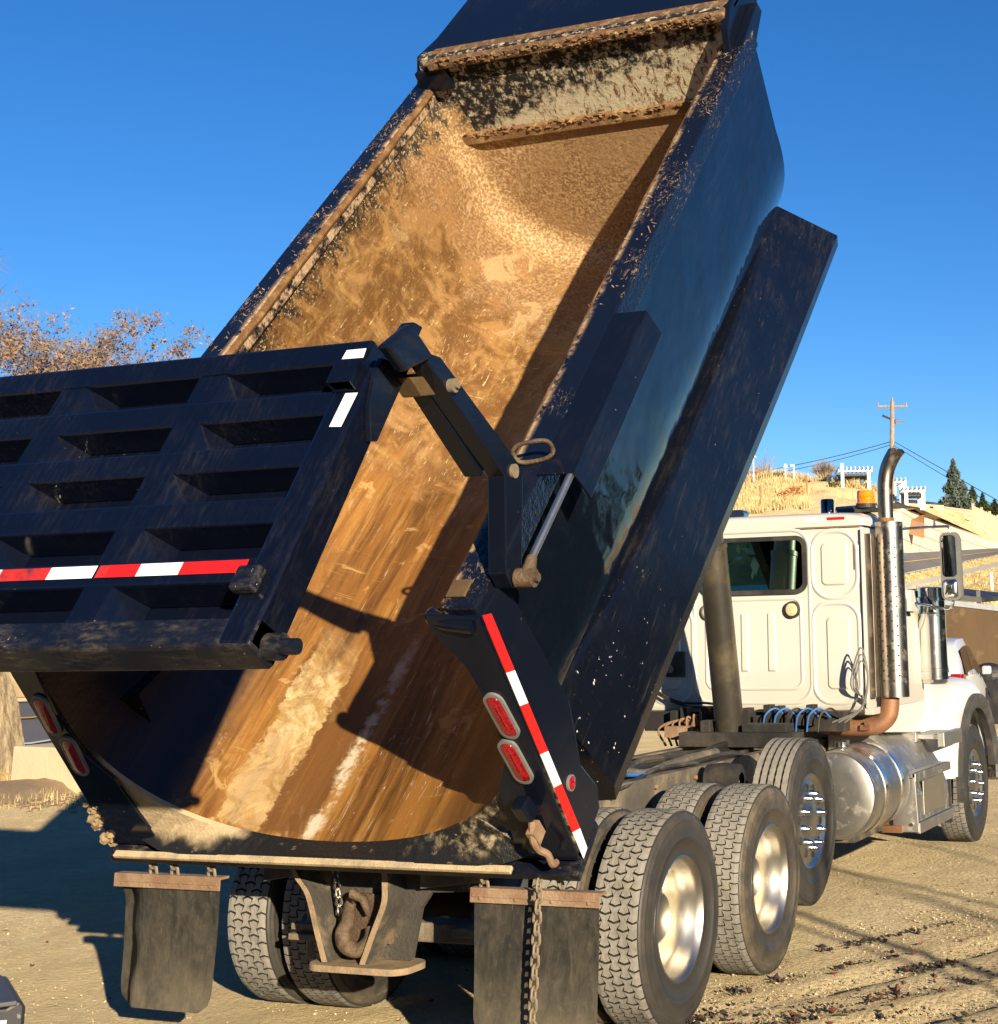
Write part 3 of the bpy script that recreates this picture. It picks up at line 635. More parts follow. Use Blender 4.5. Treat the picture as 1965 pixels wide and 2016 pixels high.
# side skirts (fender plates under the tub)
for sx in (1, -1):
    bm = BM(); top = [(1.20, .40, .60), (1.215, 1.3, .40), (1.19, 2.5, .26), (1.15, 3.9, .17), (1.02, 5.17, .02)]
    bot = [(1.30, .42, -.03), (1.30, 1.6, -.14), (1.30, 2.8, -.26), (1.30, 4.0, -.38), (1.30, 5.48, -.50)]
    r1 = [Vector((p[0]*sx, p[1], p[2])) for p in smooth_path(top, 6)]; r3 = [Vector((p[0]*sx, p[1], p[2])) for p in smooth_path(bot, 6)]
    r2 = [p.lerp(q, .05)+Vector((.012*sx, 0, .0)) for p, q in zip(r1, r3)]
    r4 = [p+Vector((-.012*sx, -.02, -.075)) for p in r3]; r0 = [p+Vector((-.20*sx, 0, .05)) for p in r1]; r5 = [p+Vector((-.10*sx, 0, -.01)) for p in r4]
    V = loft(bm, [r0, r1, r2, r3, r4, r5], False, 0)
    for k in (0, -1): bm.faces.new([V[i][k] for i in range(6)])
    bedpart('side_skirt', bm, M['black_skirt'], smooth=True, sharp=14)
# gate cylinder cover on the right rail
bm = BM(); prism(bm, [(1.268, 1.388), (1.268, 1.400), (1.445, 1.398), (1.475, 1.245), (1.463, 1.245), (1.436, 1.387)], 'y', .97, 2.12); bedpart('cylinder_cover', bm, M['black'], bevel=.003)
# D-ring on the rail
bm = BM(); pts = []
for k in range(24):
    a = 2*math.pi*k/24; pts.append(Vector((1.235+.085*math.copysign(abs(math.cos(a))**.7, math.cos(a)), 1.06+.025*math.cos(a), 1.455+.055*math.copysign(abs(math.sin(a))**.7, math.sin(a)))))
pts.append(pts[0]); tube(bm, pts, .010, 8, 0, False); bedpart('lifting_ring', bm, M['hook'], smooth=True)
# debris lying on the rails
bm = BM()
for sx in (-1, 1):
    for k in range(230 if sx < 0 else 110):
        u = random.uniform(.5, 5.1) if sx < 0 else random.uniform(2.2, 4.9)
        c0 = Vector((sx*random.uniform(XI, XO), u, HR+.004)); L = random.uniform(.006, .03); a = random.uniform(0, math.pi)
        d = Vector((math.cos(a), math.sin(a), random.uniform(-.1, .5)))*L; s_ = d.cross(Vector((0, 0, 1))).normalized()*random.uniform(.001, .0035)
        q = [bm.verts.new(c0-s_), bm.verts.new(c0+s_), bm.verts.new(c0+d+s_), bm.verts.new(c0+d-s_)]; fc = bm.faces.new(q); fc.material_index = k % 2
bedpart('rail_debris', bm, [M['mud'], M['rust_clay']], kind='stuff')
# underside sills and hinge
bm = BM()
for sx in (-1, 1): box(bm, (sx*.44-.05, .3, -.38), (sx*.44+.05, 5.1, -.2))
bedpart('bed_sill', bm, M['under'])

# ---------------- tailgate (gate frame: x right, y up the gate, z outward)
gd = Vector((0, -.53150582, -.84705464)); gn = Vector((0, -.84705464, .53150582)); g0 = Vector((0, -2.975, 2.719))
GT = Matrix(((1, 0, 0, 0), (0, -gd.y, gn.y, g0.y), (0, -gd.z, gn.z, g0.z), (0, 0, 0, 1)))
def gv(v): return -v
bm = BM(); box(bm, (-1.21, gv(.955), -.15), (1.21, gv(-.35), -.13))
gate = new_obj('tailgate', bm, M['black_gate'], truck, GT)
def gp(name, bm, mats=None, **kw): return new_obj(name, bm, mats or M['black_gate'], gate, GT, **kw)
def hbeam(v0, v1, name, mats=None, b=.01):
    bm = BM(); prism(bm, [(-v0, 0), (-v1, 0), (-v1-.012, -.13), (-v0+.02, -.13)], 'x', -1.10, 1.10); return gp(name, bm, mats, bevel=b)
bm = BM(); prism(bm, [(.36, 0), (.25, 0), (.235, -.15), (.365, -.15)], 'x', -1.22, 1.16); gp('top_beam', bm, bevel=.012)
for v0, v1 in ((-.11, 0), (.13, .235), (.37, .48), (.62, .72)): hbeam(v0, v1, 'cross_rib')
bm = BM(); prism(bm, [(-.857, 0), (-.957, .0), (-.965, -.02), (-.965, -.15), (-.845, -.13)], 'x', -1.22, 1.22); gp('bottom_beam', bm, M['black_dirty'], bevel=.01)
for xc in (.465, -.23, -.92):
    bm = BM()
    prism(bm, [(xc-.066, -.002), (xc+.062, -.002), (xc+.15, -.13), (xc-.08, -.13)], 'y', -.86, .25); gp('upright', bm, bevel=.008)
for sx in (1, -1):
    bm = BM(); prism(bm, [(1.09*sx, .002), (1.22*sx, .002), (1.22*sx, -.155), (1.085*sx, -.155)], 'y', -.957, .252); gp('side_post', bm, bevel=.012)
# tape on the gate
def quadstrip(bm, pts, z, mi):
    f = bm.faces.new([bm.verts.new((x, gv(v), z)) for x, v in pts]); f.material_index = mi
bm = BM()
segs = [(1.068, .793, 0), (.793, .611, 1), (.611, .475, 0), (.475, .43, 2), (.42, .21, 1), (.21, -.02, 2), (-.02, -.20, 1), (-.20, -.42, 2), (-.42, -.62, 1), (-.62, -.84, 2)]
for a, b, mi in segs: quadstrip(bm, [(a, .634), (b, .634), (b, .685), (a, .685)], .0035, mi)
gp('reflective_tape', bm, [M['red'], M['white_tape'], M['red_worn']], smooth='keep')
bm = BM(); quadstrip(bm, [(1.15, -.309), (1.062, -.309), (1.058, -.264), (1.155, -.262)], .0045, 0); gp('white_tape', bm, M['white_tape'], smooth='keep')
bm = BM(); quadstrip(bm, [(1.205, -.085), (1.150, -.087), (1.146, .07), (1.199, .074)], .0055, 0); gp('white_tape', bm, M['white_tape'], smooth='keep')
bm = BM(); 
for z0, z1, x0, x1 in ((.002, .010, 1.095, 1.195), (.055, .063, 1.095, 1.195), (.002, .063, 1.092, 1.10), (.002, .063, 1.19, 1.198)): box(bm, (x0, gv(-.095), z0), (x1, gv(-.20), z1))
gp('latch_socket', bm, bevel=.003)
bm = BM(); box(bm, (1.07, gv(.775), .0), (1.168, gv(.68), .045)); gp('latch_stub', bm, M['black_dirty'], bevel=.012)
bm = BM(); cyl(bm, (1.22, gv(.915), -.09), (1.275, gv(.915), -.09), .045, None, 16); cyl(bm, (1.22, gv(.915), -.09), (1.335, gv(.915), -.09), .027, None, 14); gp('hinge_pin', bm, M['black_dirty'], smooth=True)
I4 = Matrix.Identity(4)
def gw(name, bm, mats, **kw): return new_obj(name, bm, mats, gate, I4, **kw)
bm = BM(); prism(bm, [(-2.997, 2.947), (-2.834, 3.056), (-2.675, 2.954), (-2.866, 2.868)], 'x', 1.315, 1.365); gw('hinge_tube', bm, M['black'], bevel=.015)
bm = BM(); prism(bm, [(-2.79, 3.02), (-2.724, 3.09), (-2.66, 3.08), (-2.70, 3.02)], 'x', 1.235, 1.30); gw('hinge_cap', bm, M['black'], bevel=.01)
bm = BM(); prism(bm, [(-2.845, 2.935), (-2.66, 2.93), (-2.86, 2.62), (-2.90, 2.615), (-2.915, 2.74), (-2.885, 2.87)], 'x', 1.221, 1.246); gw('side_gusset', bm, M['black'], bevel=.004)
armp = [(-2.715, 2.925), (-2.70, 2.965), (-2.628, 2.962), (-2.03, 2.622), (-1.977, 2.576), (-1.97, 2.126), (-2.038, 2.105), (-2.10, 2.161), (-2.122, 2.548)]
for sx in (1, -1):
    bm = BM(); prism(bm, armp, 'x', 1.275*sx, 1.36*sx); gw('lift_arm', bm, M['black'], bevel=.006)
    bm = BM(); prism(bm, [(-2.66, 2.90), (-2.60, 2.92), (-2.14, 2.64), (-2.16, 2.55)], 'x', 1.19*sx, 1.275*sx); gw('arm_brace', bm, M['black'], bevel=.006)
    bm = BM(); cyl(bm, (1.26*sx, -2.062, 2.576), (1.372*sx, -2.062, 2.576), .030, None, 18); gw('pivot_pin', bm, M['chain'], smooth=True)
    bm = BM(); cyl(bm, (1.42*sx, -2.01, 2.215), (1.42*sx, -1.66, 2.60), .0165, None, 16); gw('cylinder_rod', bm, M['alu'], smooth=True)
    bm = BM(); cyl(bm, (1.37*sx, -2.03, 2.145), (1.45*sx, -2.03, 2.145), .040, None, 16); cyl(bm, (1.42*sx, -2.03, 2.16), (1.42*sx, -2.0, 2.23), .032, .022, 14); cyl(bm, (1.34*sx, -2.03, 2.145), (1.47*sx, -2.03, 2.145), .018, None, 12); gw('rod_clevis', bm, M['hook'], smooth=True)
bm = BM(); prism(bm, [(-2.742, 2.872), (-2.57, 2.903), (-2.499, 2.839), (-2.656, 2.811)], 'x', 1.21, 1.30); gw('stop_block', bm, M['copper'], bevel=.006)
bm = BM(); cyl(bm, (1.36, -2.56, 2.86), (1.385, -2.56, 2.86), .028, None, 14); cyl(bm, (1.385, -2.56, 2.86), (1.40, -2.56, 2.86), .013, None, 8); gw('arm_bolt', bm, M['chain'], smooth=True)

# ---------------- chassis
def tp(name, bm, mats, parent=None, **kw): return new_obj(name, bm, mats, parent or truck, I4, **kw)
for sx in (1, -1):
    bm = BM(); prism(bm, [(.35*sx, 1.06), (.43*sx, 1.06), (.43*sx, .80), (.35*sx, .80), (.35*sx, .815), (.42*sx, .815), (.42*sx, 1.045), (.35*sx, 1.045)], 'y', -.95, 7.6); 
    for k in range(26):
        y = -.8+k*.31; z = 1.0 if k % 2 else .88; cyl(bm, (.43*sx, y, z), (.455*sx, y, z), .016, None, 8, 1)
    tp('frame_rail', bm, [M['frame'], M['bracket']], bevel=.006)
for y in (-.9, .66, 2.0, 3.0, 4.4): bm = BM(); box(bm, (-.42, y-.05, .84), (.42, y+.05, 1.0)); tp('cross_member', bm, M['frame'])
bm = BM()
for k in range(9):
    x0 = random.uniform(-.3, .36); pts = [(x0+random.uniform(-.1, .1), -.4+j*.62, 1.03+random.uniform(-.03, .07)) for j in range(8)]
    tube(bm, smooth_path(pts, 4), random.choice((.014, .018, .024)), 7)
tp('hose_bundle', bm, M['black_hose'], smooth=True)
bm = BM(); tube(bm, smooth_path([(.1, .6, 1.06), (.2, 1.1, 1.12), (.3, 1.5, 1.06), (.22, 2.1, 1.07), (.3, 2.7, 1.1)], 6), .03, 8); box(bm, (-.15, 1.6, 1.02), (.3, 3.0, 1.05)); tp('driveline_cover', bm, M['frame'], smooth=False)
bm = BM(); tube(bm, smooth_path([(.38, .75, 1.06), (.42, .95, 1.13), (.36, 1.12, 1.09), (.40, 1.3, 1.08)], 6), .011, 7); tp('air_line', bm, M['blue_hose'], smooth=True)
# axles
for y in (0, 1.32):
    bm = BM(); cyl(bm, (-.7, y, .51), (.7, y, .51), .075, None, 16); bmesh.ops.create_uvsphere(bm, u_segments=20, v_segments=14, radius=.20, matrix=Matrix.Translation((0, y-.02, .53)))
    for sx in (-1, 1):
        cyl(bm, (.50*sx, y, .51), (.62*sx, y, .51), .205, None, 28)
        box(bm, (.30 if sx > 0 else -.46, y-.45, .38), (.46 if sx > 0 else -.30, y+.5, .45))
    tp('axle', bm, M['under'], smooth=True)
    for sx in (-1, 1):
        bm = BM(); lathe(bm, [(.46, .05), (.46, .12), (.50, .15), (.56, .155), (.60, .135), (.64, .155), (.70, .15), (.76, .12), (.78, .05)], 'z', 24, 0, (.40*sx, y-.42, 0)); tp('air_bag', bm, M['grey_bag'], smooth=True)
bm = BM(); box(bm, (-.62, -.66, .46), (.95, -.50, .55)); box(bm, (.30, -.72, .50), (.78, -.62, .545)); tp('suspension_beam', bm, M['frame'], bevel=.008)
bm = BM(); box(bm, (-.62, -.74, .50), (-.40, -.66, .53)); box(bm, (-.62, -.76, .455), (-.42, -.68, .485)); cyl(bm, (-.53, -.70, .36), (-.53, -.70, .60), .02, None, 8); tp('spring_clamp', bm, M['chain'], bevel=.004)
# hitch
bm = BM(); yb = -.93
pl = [(-.44, .86), (.50, .88), (.50, .745), (.30, .735), (.245, .66), (.20, .43), (-.19, .42), (-.26, .60), (-.37, .74), (-.44, .78)]
prism(bm, pl, 'y', yb+.02, yb+.05); hit_ = tp('pintle_hitch', bm, M['hitch'])
for pts in (((-.42, .88), (-.36, .80), (-.29, .72), (-.23, .56), (-.18, .43)), ((.13, .88), (.14, .78), (.138, .70), (.085, .57), (.03, .43))):
    bm = BM(); P = smooth_path([(x, 0, z) for x, z in pts], 5)
    loft(bm, [[(p.x-.016, yb-.13, p.z), (p.x+.016, yb-.13, p.z), (p.x+.016, yb+.02, p.z), (p.x-.016, yb+.02, p.z)] for p in P], True, 0, True)
    for f in bm.faces:
        if f.calc_center_median().y < yb-.125: f.material_index = 1
    tp('hitch_gusset', bm, [M['hitch'], M['hitch_edge']], hit_)
bm = BM(); prism(bm, rrect(-.28, yb-.17, .27, yb+.10, .09, 6), 'z', .395, .425); tp('skid_plate', bm, M['hitch_edge'], hit_, bevel=.005)
bm = BM()
hook = smooth_path([(-.10, 0, .72), (-.11, -.03, .66), (-.10, -.05, .60), (-.12, -.06, .55), (-.09, -.07, .50), (-.02, -.07, .485), (.03, -.06, .53), (.02, -.04, .58)], 5)
tube(bm, [Vector((p.x, yb-.02+p.y, p.z)) for p in hook], [.024+.014*math.sin(min(3.1, k*.09)) for k in range(len(hook))], 10)
tube(bm, [(-.09, yb-.05, .70), (-.06, yb-.09, .73), (-.01, yb-.08, .71), (.0, yb-.05, .64)], [.022, .027, .022, .015], 10)
for z in (.69, .61, .53): cyl(bm, (.06, yb+.02, z), (.06, yb-.03, z), .022, None, 6)
box(bm, (-.13, yb-.005, .50), (.10, yb+.02, .72)); tp('pintle_hook', bm, M['hook'], hit_, smooth=True, sharp=40)
bm = BM(); link_chain(bm, (-.215, yb-.03, .85), (-.165, yb-.04, .63), .05, .03, .006); tp('safety_chain', bm, M['guard'], hit_, smooth=True)
# rear plates either side of the hitch
bm = BM()
for x0, x1 in ((.28, .62), (-.62, -.40)):
    bm = BM(); prism(bm, [(x0, .90), (x1, .90), (x1*.98, .80), (x0, .76)], 'y', -.98, -.90); tp('bed_hinge', bm, M['frame'], bevel=.006)
# mud flaps
def mud_flap(x0, x1, zt, zb, y, fold):
    bm = BM(); nx, nz = 26, 16; rings = []
    for j in range(nz+1):
        z = lerp(zt-.03, zb, j/nz); r = []
        for i in range(nx+1):
            x = lerp(x0, x1, i/nx); yy = y + .02*math.sin((x-x0)*3+j*.2)*(j/nz)
            if fold:
                yy += .055*max(0, min(1, (x0+.13+.012*math.sin(j*.8)-x)/.055))*min(1, j/3+.2)
            inset = 0
            if j >= nz-3:   # rounded lower corners
                q = (j-(nz-3))/3; rad = .07*(1-math.sqrt(max(0, 1-q*q))); inset = rad
            xx = min(max(x, x0+inset), x1-inset); r.append((xx, yy, z))
        rings.append(r)
    V = loft(bm, rings, False, 0)
    bmesh.ops.solidify(bm, geom=bm.faces[:], thickness=.010)
    fl = tp('mud_flap', bm, M['flap'], smooth=True, sharp=50)
    bm = BM(); box(bm, (x0-.012, y-.022, zt-.055), (x1+.012, y-.012, zt-.002)); box(bm, (x0-.012, y-.022, zt-.004), (x1+.02, y+.04, zt+.008)); box(bm, (x0, y-.028, zt-.03), (x1, y-.022, zt-.018))
    for k in range(4): cyl(bm, (lerp(x0, x1, .07+.29*k), y-.030, zt-.036), (lerp(x0, x1, .07+.29*k), y-.02, zt-.036), .008, None, 8)
    tp('flap_bracket', bm, M['bracket'], fl, bevel=.002)
    return fl
fr_ = mud_flap(.712, 1.335, .812, .195, -1.202, False)
fl_ = mud_flap(-1.312, -.695, .805, .205, -1.202, True)
for x, p in ((.762, fr_), (-1.10, fl_), (-.97, fl_), (-.748, fl_)):
    bm = BM(); link_chain(bm, (x, -1.225, .935), (x, -1.20, .805), .062, .04, .008); tp('hanger_chain', bm, M['chain'], p, smooth=True)
bm = BM(); link_chain(bm, (1.085, -1.285, .92), (1.045, -1.275, .12)); tp('gate_chain', bm, M['chain'], bed, smooth=True)
bm = BM(); link_chain(bm, (1.13, -1.20, .90), (1.145, -1.195, .84), .055, .034, .007); tp('hanger_chain', bm, M['chain'], fr_, smooth=True)

# ---------------- wheels
RT = .522
def tyre_mesh(kind):
    bm = BM(); tr = RT-.017; hw = .132
    prof = [(-.105, .290), (-.125, .300), (-.128, .312), (-.124, .316), (-.138, .345), (-.144, .382), (-.149, .384), (-.149, .392), (-.146, .395), (-.146, .425), (-.142, .450), (-.138, .462), (-.142, .466), (-.140, .474), (-.135, .478), (-.133, .488), (-.126, .500), (-.118, tr)]
    mis = [2]*len(prof)
    full = prof + [(x, tr) for x in (-.06, 0, .06)] + [(-x, r) for x, r in prof[::-1]]
    mis = [1]*(len(prof)-1) + [0]*4 + [1]*(len(prof)-1)
    lathe(bm, full, 'x', 64, 0, (0, 0, 0), mis=mis)
    def pt(s, th, r): return (s, r*math.cos(th), r*math.sin(th))
    if kind == 'rib':
        for a, b in ((-.120, -.080), (-.070, -.030), (-.020, .020), (.030, .070), (.080, .120)):
            n = 120
            rings = []
            for k in range(n+1):
                th = 2*math.pi*k/n; w = .0025 if k % 2 else 0
                rings.append([pt(a+w, th, tr-.002), pt(a+w, th, RT), pt(b-w, th, RT), pt(b-w, th, tr-.002)])
            V = loft(bm, rings, False, 2)
        for f in bm.faces:
            if f.material_index == 2:
                c = f.calc_center_median()
                f.material_index = 3 if math.hypot(c.y, c.z) > RT-.004 else 0
    else:
        nrow, pitch_n, gapx, gapt, zig, off = (5, 44, .0036, .0068, .012, .5) if kind == 'lug' else (5, 60, .0026, .0046, .007, .37)
        cw = .248/nrow
        for rI in range(nrow):
            xa = -.124+rI*cw; 
            for k in range(pitch_n):
                d = 2*math.pi/pitch_n; t0 = d*(k+off*rI); g = gapt/RT/2
                xl, xr = xa+gapx/2, xa+cw-gapx/2
                zl = -zig if rI > 0 else 0; zr = zig if rI < nrow-1 else 0
                sk = .22*d if kind == 'lug' else .12*d
                P = [(xl+zl, t0+g), ((xl+xr)/2, t0+g+sk*.6), (xr+zr, t0+g), (xr-zr*.7, t0+d*.5), (xr+zr*.3, t0+d-g), ((xl+xr)/2, t0+d-g+sk*.6), (xl+zl*.3, t0+d-g), (xl-zl*.7, t0+d*.5)]
                jr = RT-random.uniform(0, .0025)
                A = [bm.verts.new(pt(s, th, tr-.003)) for s, th in P]
                cx = sum(s for s, _ in P)/8; ct = sum(t for _, t in P)/8
                B = [bm.verts.new(pt(cx+(s-cx)*.965, ct+(th-ct)*.965, jr if abs(s) < .105 else jr-.006)) for s, th in P]
                for i in range(8):
                    f = bm.faces.new((A[i], A[(i+1) % 8], B[(i+1) % 8], B[i])); f.material_index = 0
                f = bm.faces.new(B); f.material_index = 3
    me = bpy.data.meshes.new('tyre'); bmesh.ops.recalc_face_normals(bm, faces=bm.faces); bm.to_mesh(me); bm.free()
    for p in me.polygons:
        if p.material_index == 1: p.use_smooth = True
    return me
TM = {k: tyre_mesh(k) for k in ('lug', 'block', 'rib')}
def rim_bm(style):
    bm = BM()
    if style == 'dish':     # deep dual rim seen from outside
        lathe(bm, [(.108, .293), (.124, .300), (.128, .292), (.118, .283), (.09, .272), (.05, .262), (.03, .250), (-.02, .247), (-.075, .243), (-.088, .228), (-.09, .15), (-.085, .142), (-.03, .135), (.0, .125), (.02, .105), (.025, .09), (.025, .001)], 'x', 64)
        for k in range(10):
            a = 2*math.pi*(k+.5)/10; c0 = Vector((-.0895, .195*math.cos(a), .195*math.sin(a))); cyl(bm, c0-Vector((.01, 0, 0)), c0+Vector((.0025, 0, 0)), .024, None, 14, 1)
    else:                   # disc facing out
        lathe(bm, [(.104, .293), (.118, .300), (.122, .292), (.112, .280), (.098, .262), (.108, .235), (.112, .19), (.108, .15), (.114, .140), (.128, .105), (.134, .090), (.136, .001)], 'x', 64)
        for k in range(10):
            a = 2*math.pi*(k+.5)/10; c0 = Vector((.1115, .212*math.cos(a), .212*math.sin(a)))
            cyl(bm, c0-Vector((.01, 0, 0)), c0+Vector((.0025, 0, 0)), .026, None, 14, 1)
    return bm
def wheel_parts(style):
    bm = rim_bm(style); me = bpy.data.meshes.new('rim'); bmesh.ops.recalc_face_normals(bm, faces=bm.faces); bm.to_mesh(me); bm.free()
    for p in me.polygons: p.use_smooth = True
    me.materials.append(M['rim']); me.materials.append(M['groove'])
    try: me.set_sharp_from_angle(angle=R_(45))
    except Exception: pass
    return me
RM = {'dish': wheel_parts('dish'), 'disc': wheel_parts('disc')}
bm = BM(); tube(bm, [(0, 0, 0), (.03, 0, 0), (.034, 0, 0), (.058, 0, 0), (.066, 0, 0)], [.026, .024, .017, .016, .006], 10); NUTM = bpy.data.meshes.new('lug_nut'); bm.to_mesh(NUTM); bm.free(); NUTM.materials.append(M['chrome'])
for p in NUTM.polygons: p.use_smooth = True
TY = {}
def tyre_variant(kind, side):
    k = (kind, side)
    if k not in TY:
        me = TM[kind].copy()
        for m in (M['groove'], M[side], M['groove'], M['tread']): me.materials.append(m)
        TY[k] = me
    return TY[k]
def wheel(x, y, z, kind, side, style, sx, spin, lab=None, nuts=False):
    mw = Matrix.Translation((x, y, z)) @ (Matrix.Rotation(math.pi, 4, 'Z') if sx < 0 else Matrix.Identity(4)) @ Matrix.Rotation(spin, 4, 'X')
    w = bpy.data.objects.new('wheel', RM[style]); COL.objects.link(w); w.parent = truck; w.matrix_parent_inverse = WM[truck.name].inverted(); w.matrix_basis = mw; WM[w.name] = mw
    if lab: w['label'] = lab
    t = bpy.data.objects.new('tyre', tyre_variant(kind, side)); COL.objects.link(t); t.parent = w; t.matrix_parent_inverse = mw.inverted(); t.matrix_basis = mw
    if nuts:
        for k in range(10):
            a = 2*math.pi*k/10
            n = bpy.data.objects.new('lug_nut', NUTM); COL.objects.link(n); n.parent = w; n.matrix_parent_inverse = mw.inverted()
            n.matrix_basis = mw @ Matrix.Translation((.110, .167*math.cos(a), .167*math.sin(a)))
    return w
for sx in (1, -1):
    wheel(1.073*sx, 0, RT-.012, 'lug', 'sidewall', 'dish', sx, .3)
    wheel(.725*sx, 0, RT-.012, 'lug' if sx > 0 else 'block', 'sidewall_dusty', 'dish', -sx, 1.1)
    wheel(1.073*sx, 1.32, RT-.012, 'block', 'sidewall_dusty', 'dish', sx, .7)
    wheel(.725*sx, 1.32, RT-.012, 'block', 'sidewall_dusty', 'dish', -sx, 2.1)
    wheel(.945*sx, 2.467, .695, 'rib', 'sidewall', 'disc', sx, .2, 'raised pusher axle wheel with long lug nuts' if sx > 0 else None, True)
    wheel(.985*sx, 7.085, RT-.012, 'block', 'sidewall_clean', 'disc', sx, .5, 'front steering wheel with clean black tyre' if sx > 0 else None, True)
bm = BM(); cyl(bm, (-.9, 2.467, .695), (.9, 2.467, .695), .06, None, 14); tp('drop_axle', bm, M['under'], smooth=False); bm = BM(); cyl(bm, (-.9, 7.085, .5), (.9, 7.085, .5), .06, None, 14); tp('front_axle', bm, M['under']); bm = BM(); box(bm, (.48, 2.1, .78), (.6, 2.5, .9)); tp('axle_bracket', bm, M['under'])
bm = BM(); lathe(bm, [(-.12, .05), (-.11, .10), (.0, .11), (.11, .10), (.12, .05)], 'x', 22, 0, (.62, 2.05, .98)); tube(bm, smooth_path([(.60, 1.6, .78), (.62, 1.9, .9), (.68, 2.1, .97)], 5), .03, 8, 1); tp('brake_chamber', bm, [M['under'], M['bracket']], smooth=True)

# ---------------- hoist, tray, hoses
bm = BM(); a_, b_ = Vector((0, 3.755, 1.02)), Vector((0, 3.40, 2.55)); dv_ = (b_-a_).normalized()
cyl(bm, a_, b_, .112, None, 32); cyl(bm, b_-dv_*.01, b_+dv_*.03, .118, None, 32); cyl(bm, a_-dv_*.0, a_+dv_*.14, .125, None, 32)
ho = tp('hoist_cylinder', bm, M['hoist'], smooth=True, sharp=40)
bm = BM(); cyl(bm, b_, b_+dv_*.34, .094, None, 32); cyl(bm, b_+dv_*.33, b_+dv_*.37, .100, None, 32, 1); cyl(bm, b_+dv_*.3, b_+dv_*1.5, .078, None, 32)
tp('hoist_stage', bm, [M['hoist'], M['chrome']], ho, smooth=True, sharp=40)
bm = BM(); box(bm, (-.36, 3.55, 1.07), (.60, 3.72, 1.175)); box(bm, (-.36, 3.72, 1.06), (.60, 4.05, 1.10)); box(bm, (-.20, 3.60, 1.175), (-.12, 3.75, 1.26)); box(bm, (.14, 3.60, 1.175), (.5, 3.78, 1.235))
tp('hoist_cradle', bm, M['under'], bevel=.006)
bm = BM(); box(bm, (-.90, 4.10, 1.15), (.80, 4.24, 1.30)); 
for k in range(14): box(bm, (lerp(-.6, .55, k/13)-.03, 4.0, 1.20), (lerp(-.6, .55, k/13)+.03, 4.12, 1.24+random.uniform(.03, .12)))
tp('valve_tray', bm, M['under'], bevel=.006)
for k in range(6):
    bm = BM(); x = .18+.09*k; tube(bm, smooth_path([(x, 3.95, 1.16), (x+.03, 3.93, 1.28), (x+.10, 3.98, 1.33), (x+.16, 4.06, 1.26)], 6), .008, 7); tp('air_line', bm, M['blue_hose' if k % 3 != 2 else 'black_hose'], smooth=True)
bm = BM()
for k in range(7): tube(bm, smooth_path([(-.62+.05*k, 3.9, 1.05), (-.66+.06*k, 3.85, 1.18+.02*k), (-.5+.03*k, 3.9, 1.24), (-.35, 3.95, 1.15)], 6), .009, 6)
for k in range(10): box(bm, (-.50+random.uniform(-.1, .12), 3.78+random.uniform(0, .1), 1.08+random.uniform(0, .08)), (-.42+random.uniform(-.05, .1), 3.9, 1.16+random.uniform(0, .06)))
tp('air_valves', bm, M['bracket'])
bm = BM(); tube(bm, smooth_path([(-.90, 4.2, 1.62), (-.84, 4.16, 1.48), (-.60, 4.14, 1.37), (-.32, 4.14, 1.36), (-.1, 4.1, 1.28)], 6), .010, 7); tube(bm, smooth_path([(-.9, 4.2, 1.52), (-.8, 4.16, 1.43), (-.55, 4.14, 1.34), (-.30, 4.14, 1.335)], 6), .009, 7); tp('cab_hose', bm, M['black_hose'], smooth=True)
bm = BM()
for k in range(3): tube(bm, smooth_path([(.95, 4.2, 1.35+.02*k), (.90-.02*k, 4.1, 1.50), (.96, 4.06, 1.68+.05*k), (1.0, 4.1, 1.56), (.94, 4.1, 1.33), (.80-.05*k, 4.1, 1.22)], 6), .007, 6)
tp('loose_cable', bm, M['grommet'], smooth=True)

# ---------------- cab
YC = 4.231
bm = BM()
prism(bm, [(YC, 1.30), (YC, 2.72), (YC+.95, 2.72), (YC+1.22, 2.35), (YC+1.70, 1.90), (YC+1.78, 1.20), (YC+.5, 1.16)], 'x', -.955, .955)
cab = tp('cab', bm, M['cab'], bevel=.035)
def cp(name, bm, mats, **kw): return new_obj(name, bm, mats, cab, I4, **kw)
# roof: rounded cap with a gutter
bm = BM()
def roof_ring(y, s, z1):
    pts = []
    for k in range(25):
        a = math.pi*k/24; pts.append((.975*s*math.copysign(abs(math.cos(a))**.35, math.cos(a)), y, 2.727+(z1-2.727)*abs(math.sin(a))**.45))
    return pts
loft(bm, [roof_ring(y, s, z) for y, s, z in ((YC-.005, .97, 2.77), (YC+.01, .985, 2.815), (YC+.06, .99, 2.838), (YC+.3, 1, 2.86), (YC+.7, 1, 2.86), (YC+.95, .99, 2.81), (YC+1.02, .97, 2.73))], False, 0)
bm.faces.new([v for v in bm.verts[:25]]) if False else None
cp('cab_roof', bm, M['cab'], smooth=True, sharp=60)
bm = BM(); prism(bm, [(x, z) for x, _, z in roof_ring(0, .97, 2.77)], 'y', YC-.006, YC+.0); cp('roof_back', bm, M['cab'])
bm = BM(); box(bm, (-.95, YC-.0065, 2.716), (.95, YC+.001, 2.7235)); cp('roof_seam', bm, M['bracket'])
def emboss(rects, d, r, name, mat=None):
    for (x0, z0, x1, z1) in rects:
        bm = BM(); o = rrect(x0, z0, x1, z1, r, 6); i_ = rrect(x0+.014, z0+.014, x1-.014, z1-.014, max(.005, r-.014), 6)
        loft(bm, [[(x, YC-.0005, z) for x, z in o], [(x, YC-d, z) for x, z in i_]], True, 0); bm.faces.new([bm.verts.new((x, YC-d, z)) for x, z in i_])
        cp(name, bm, mat or M['cab'], smooth=True, sharp=50)
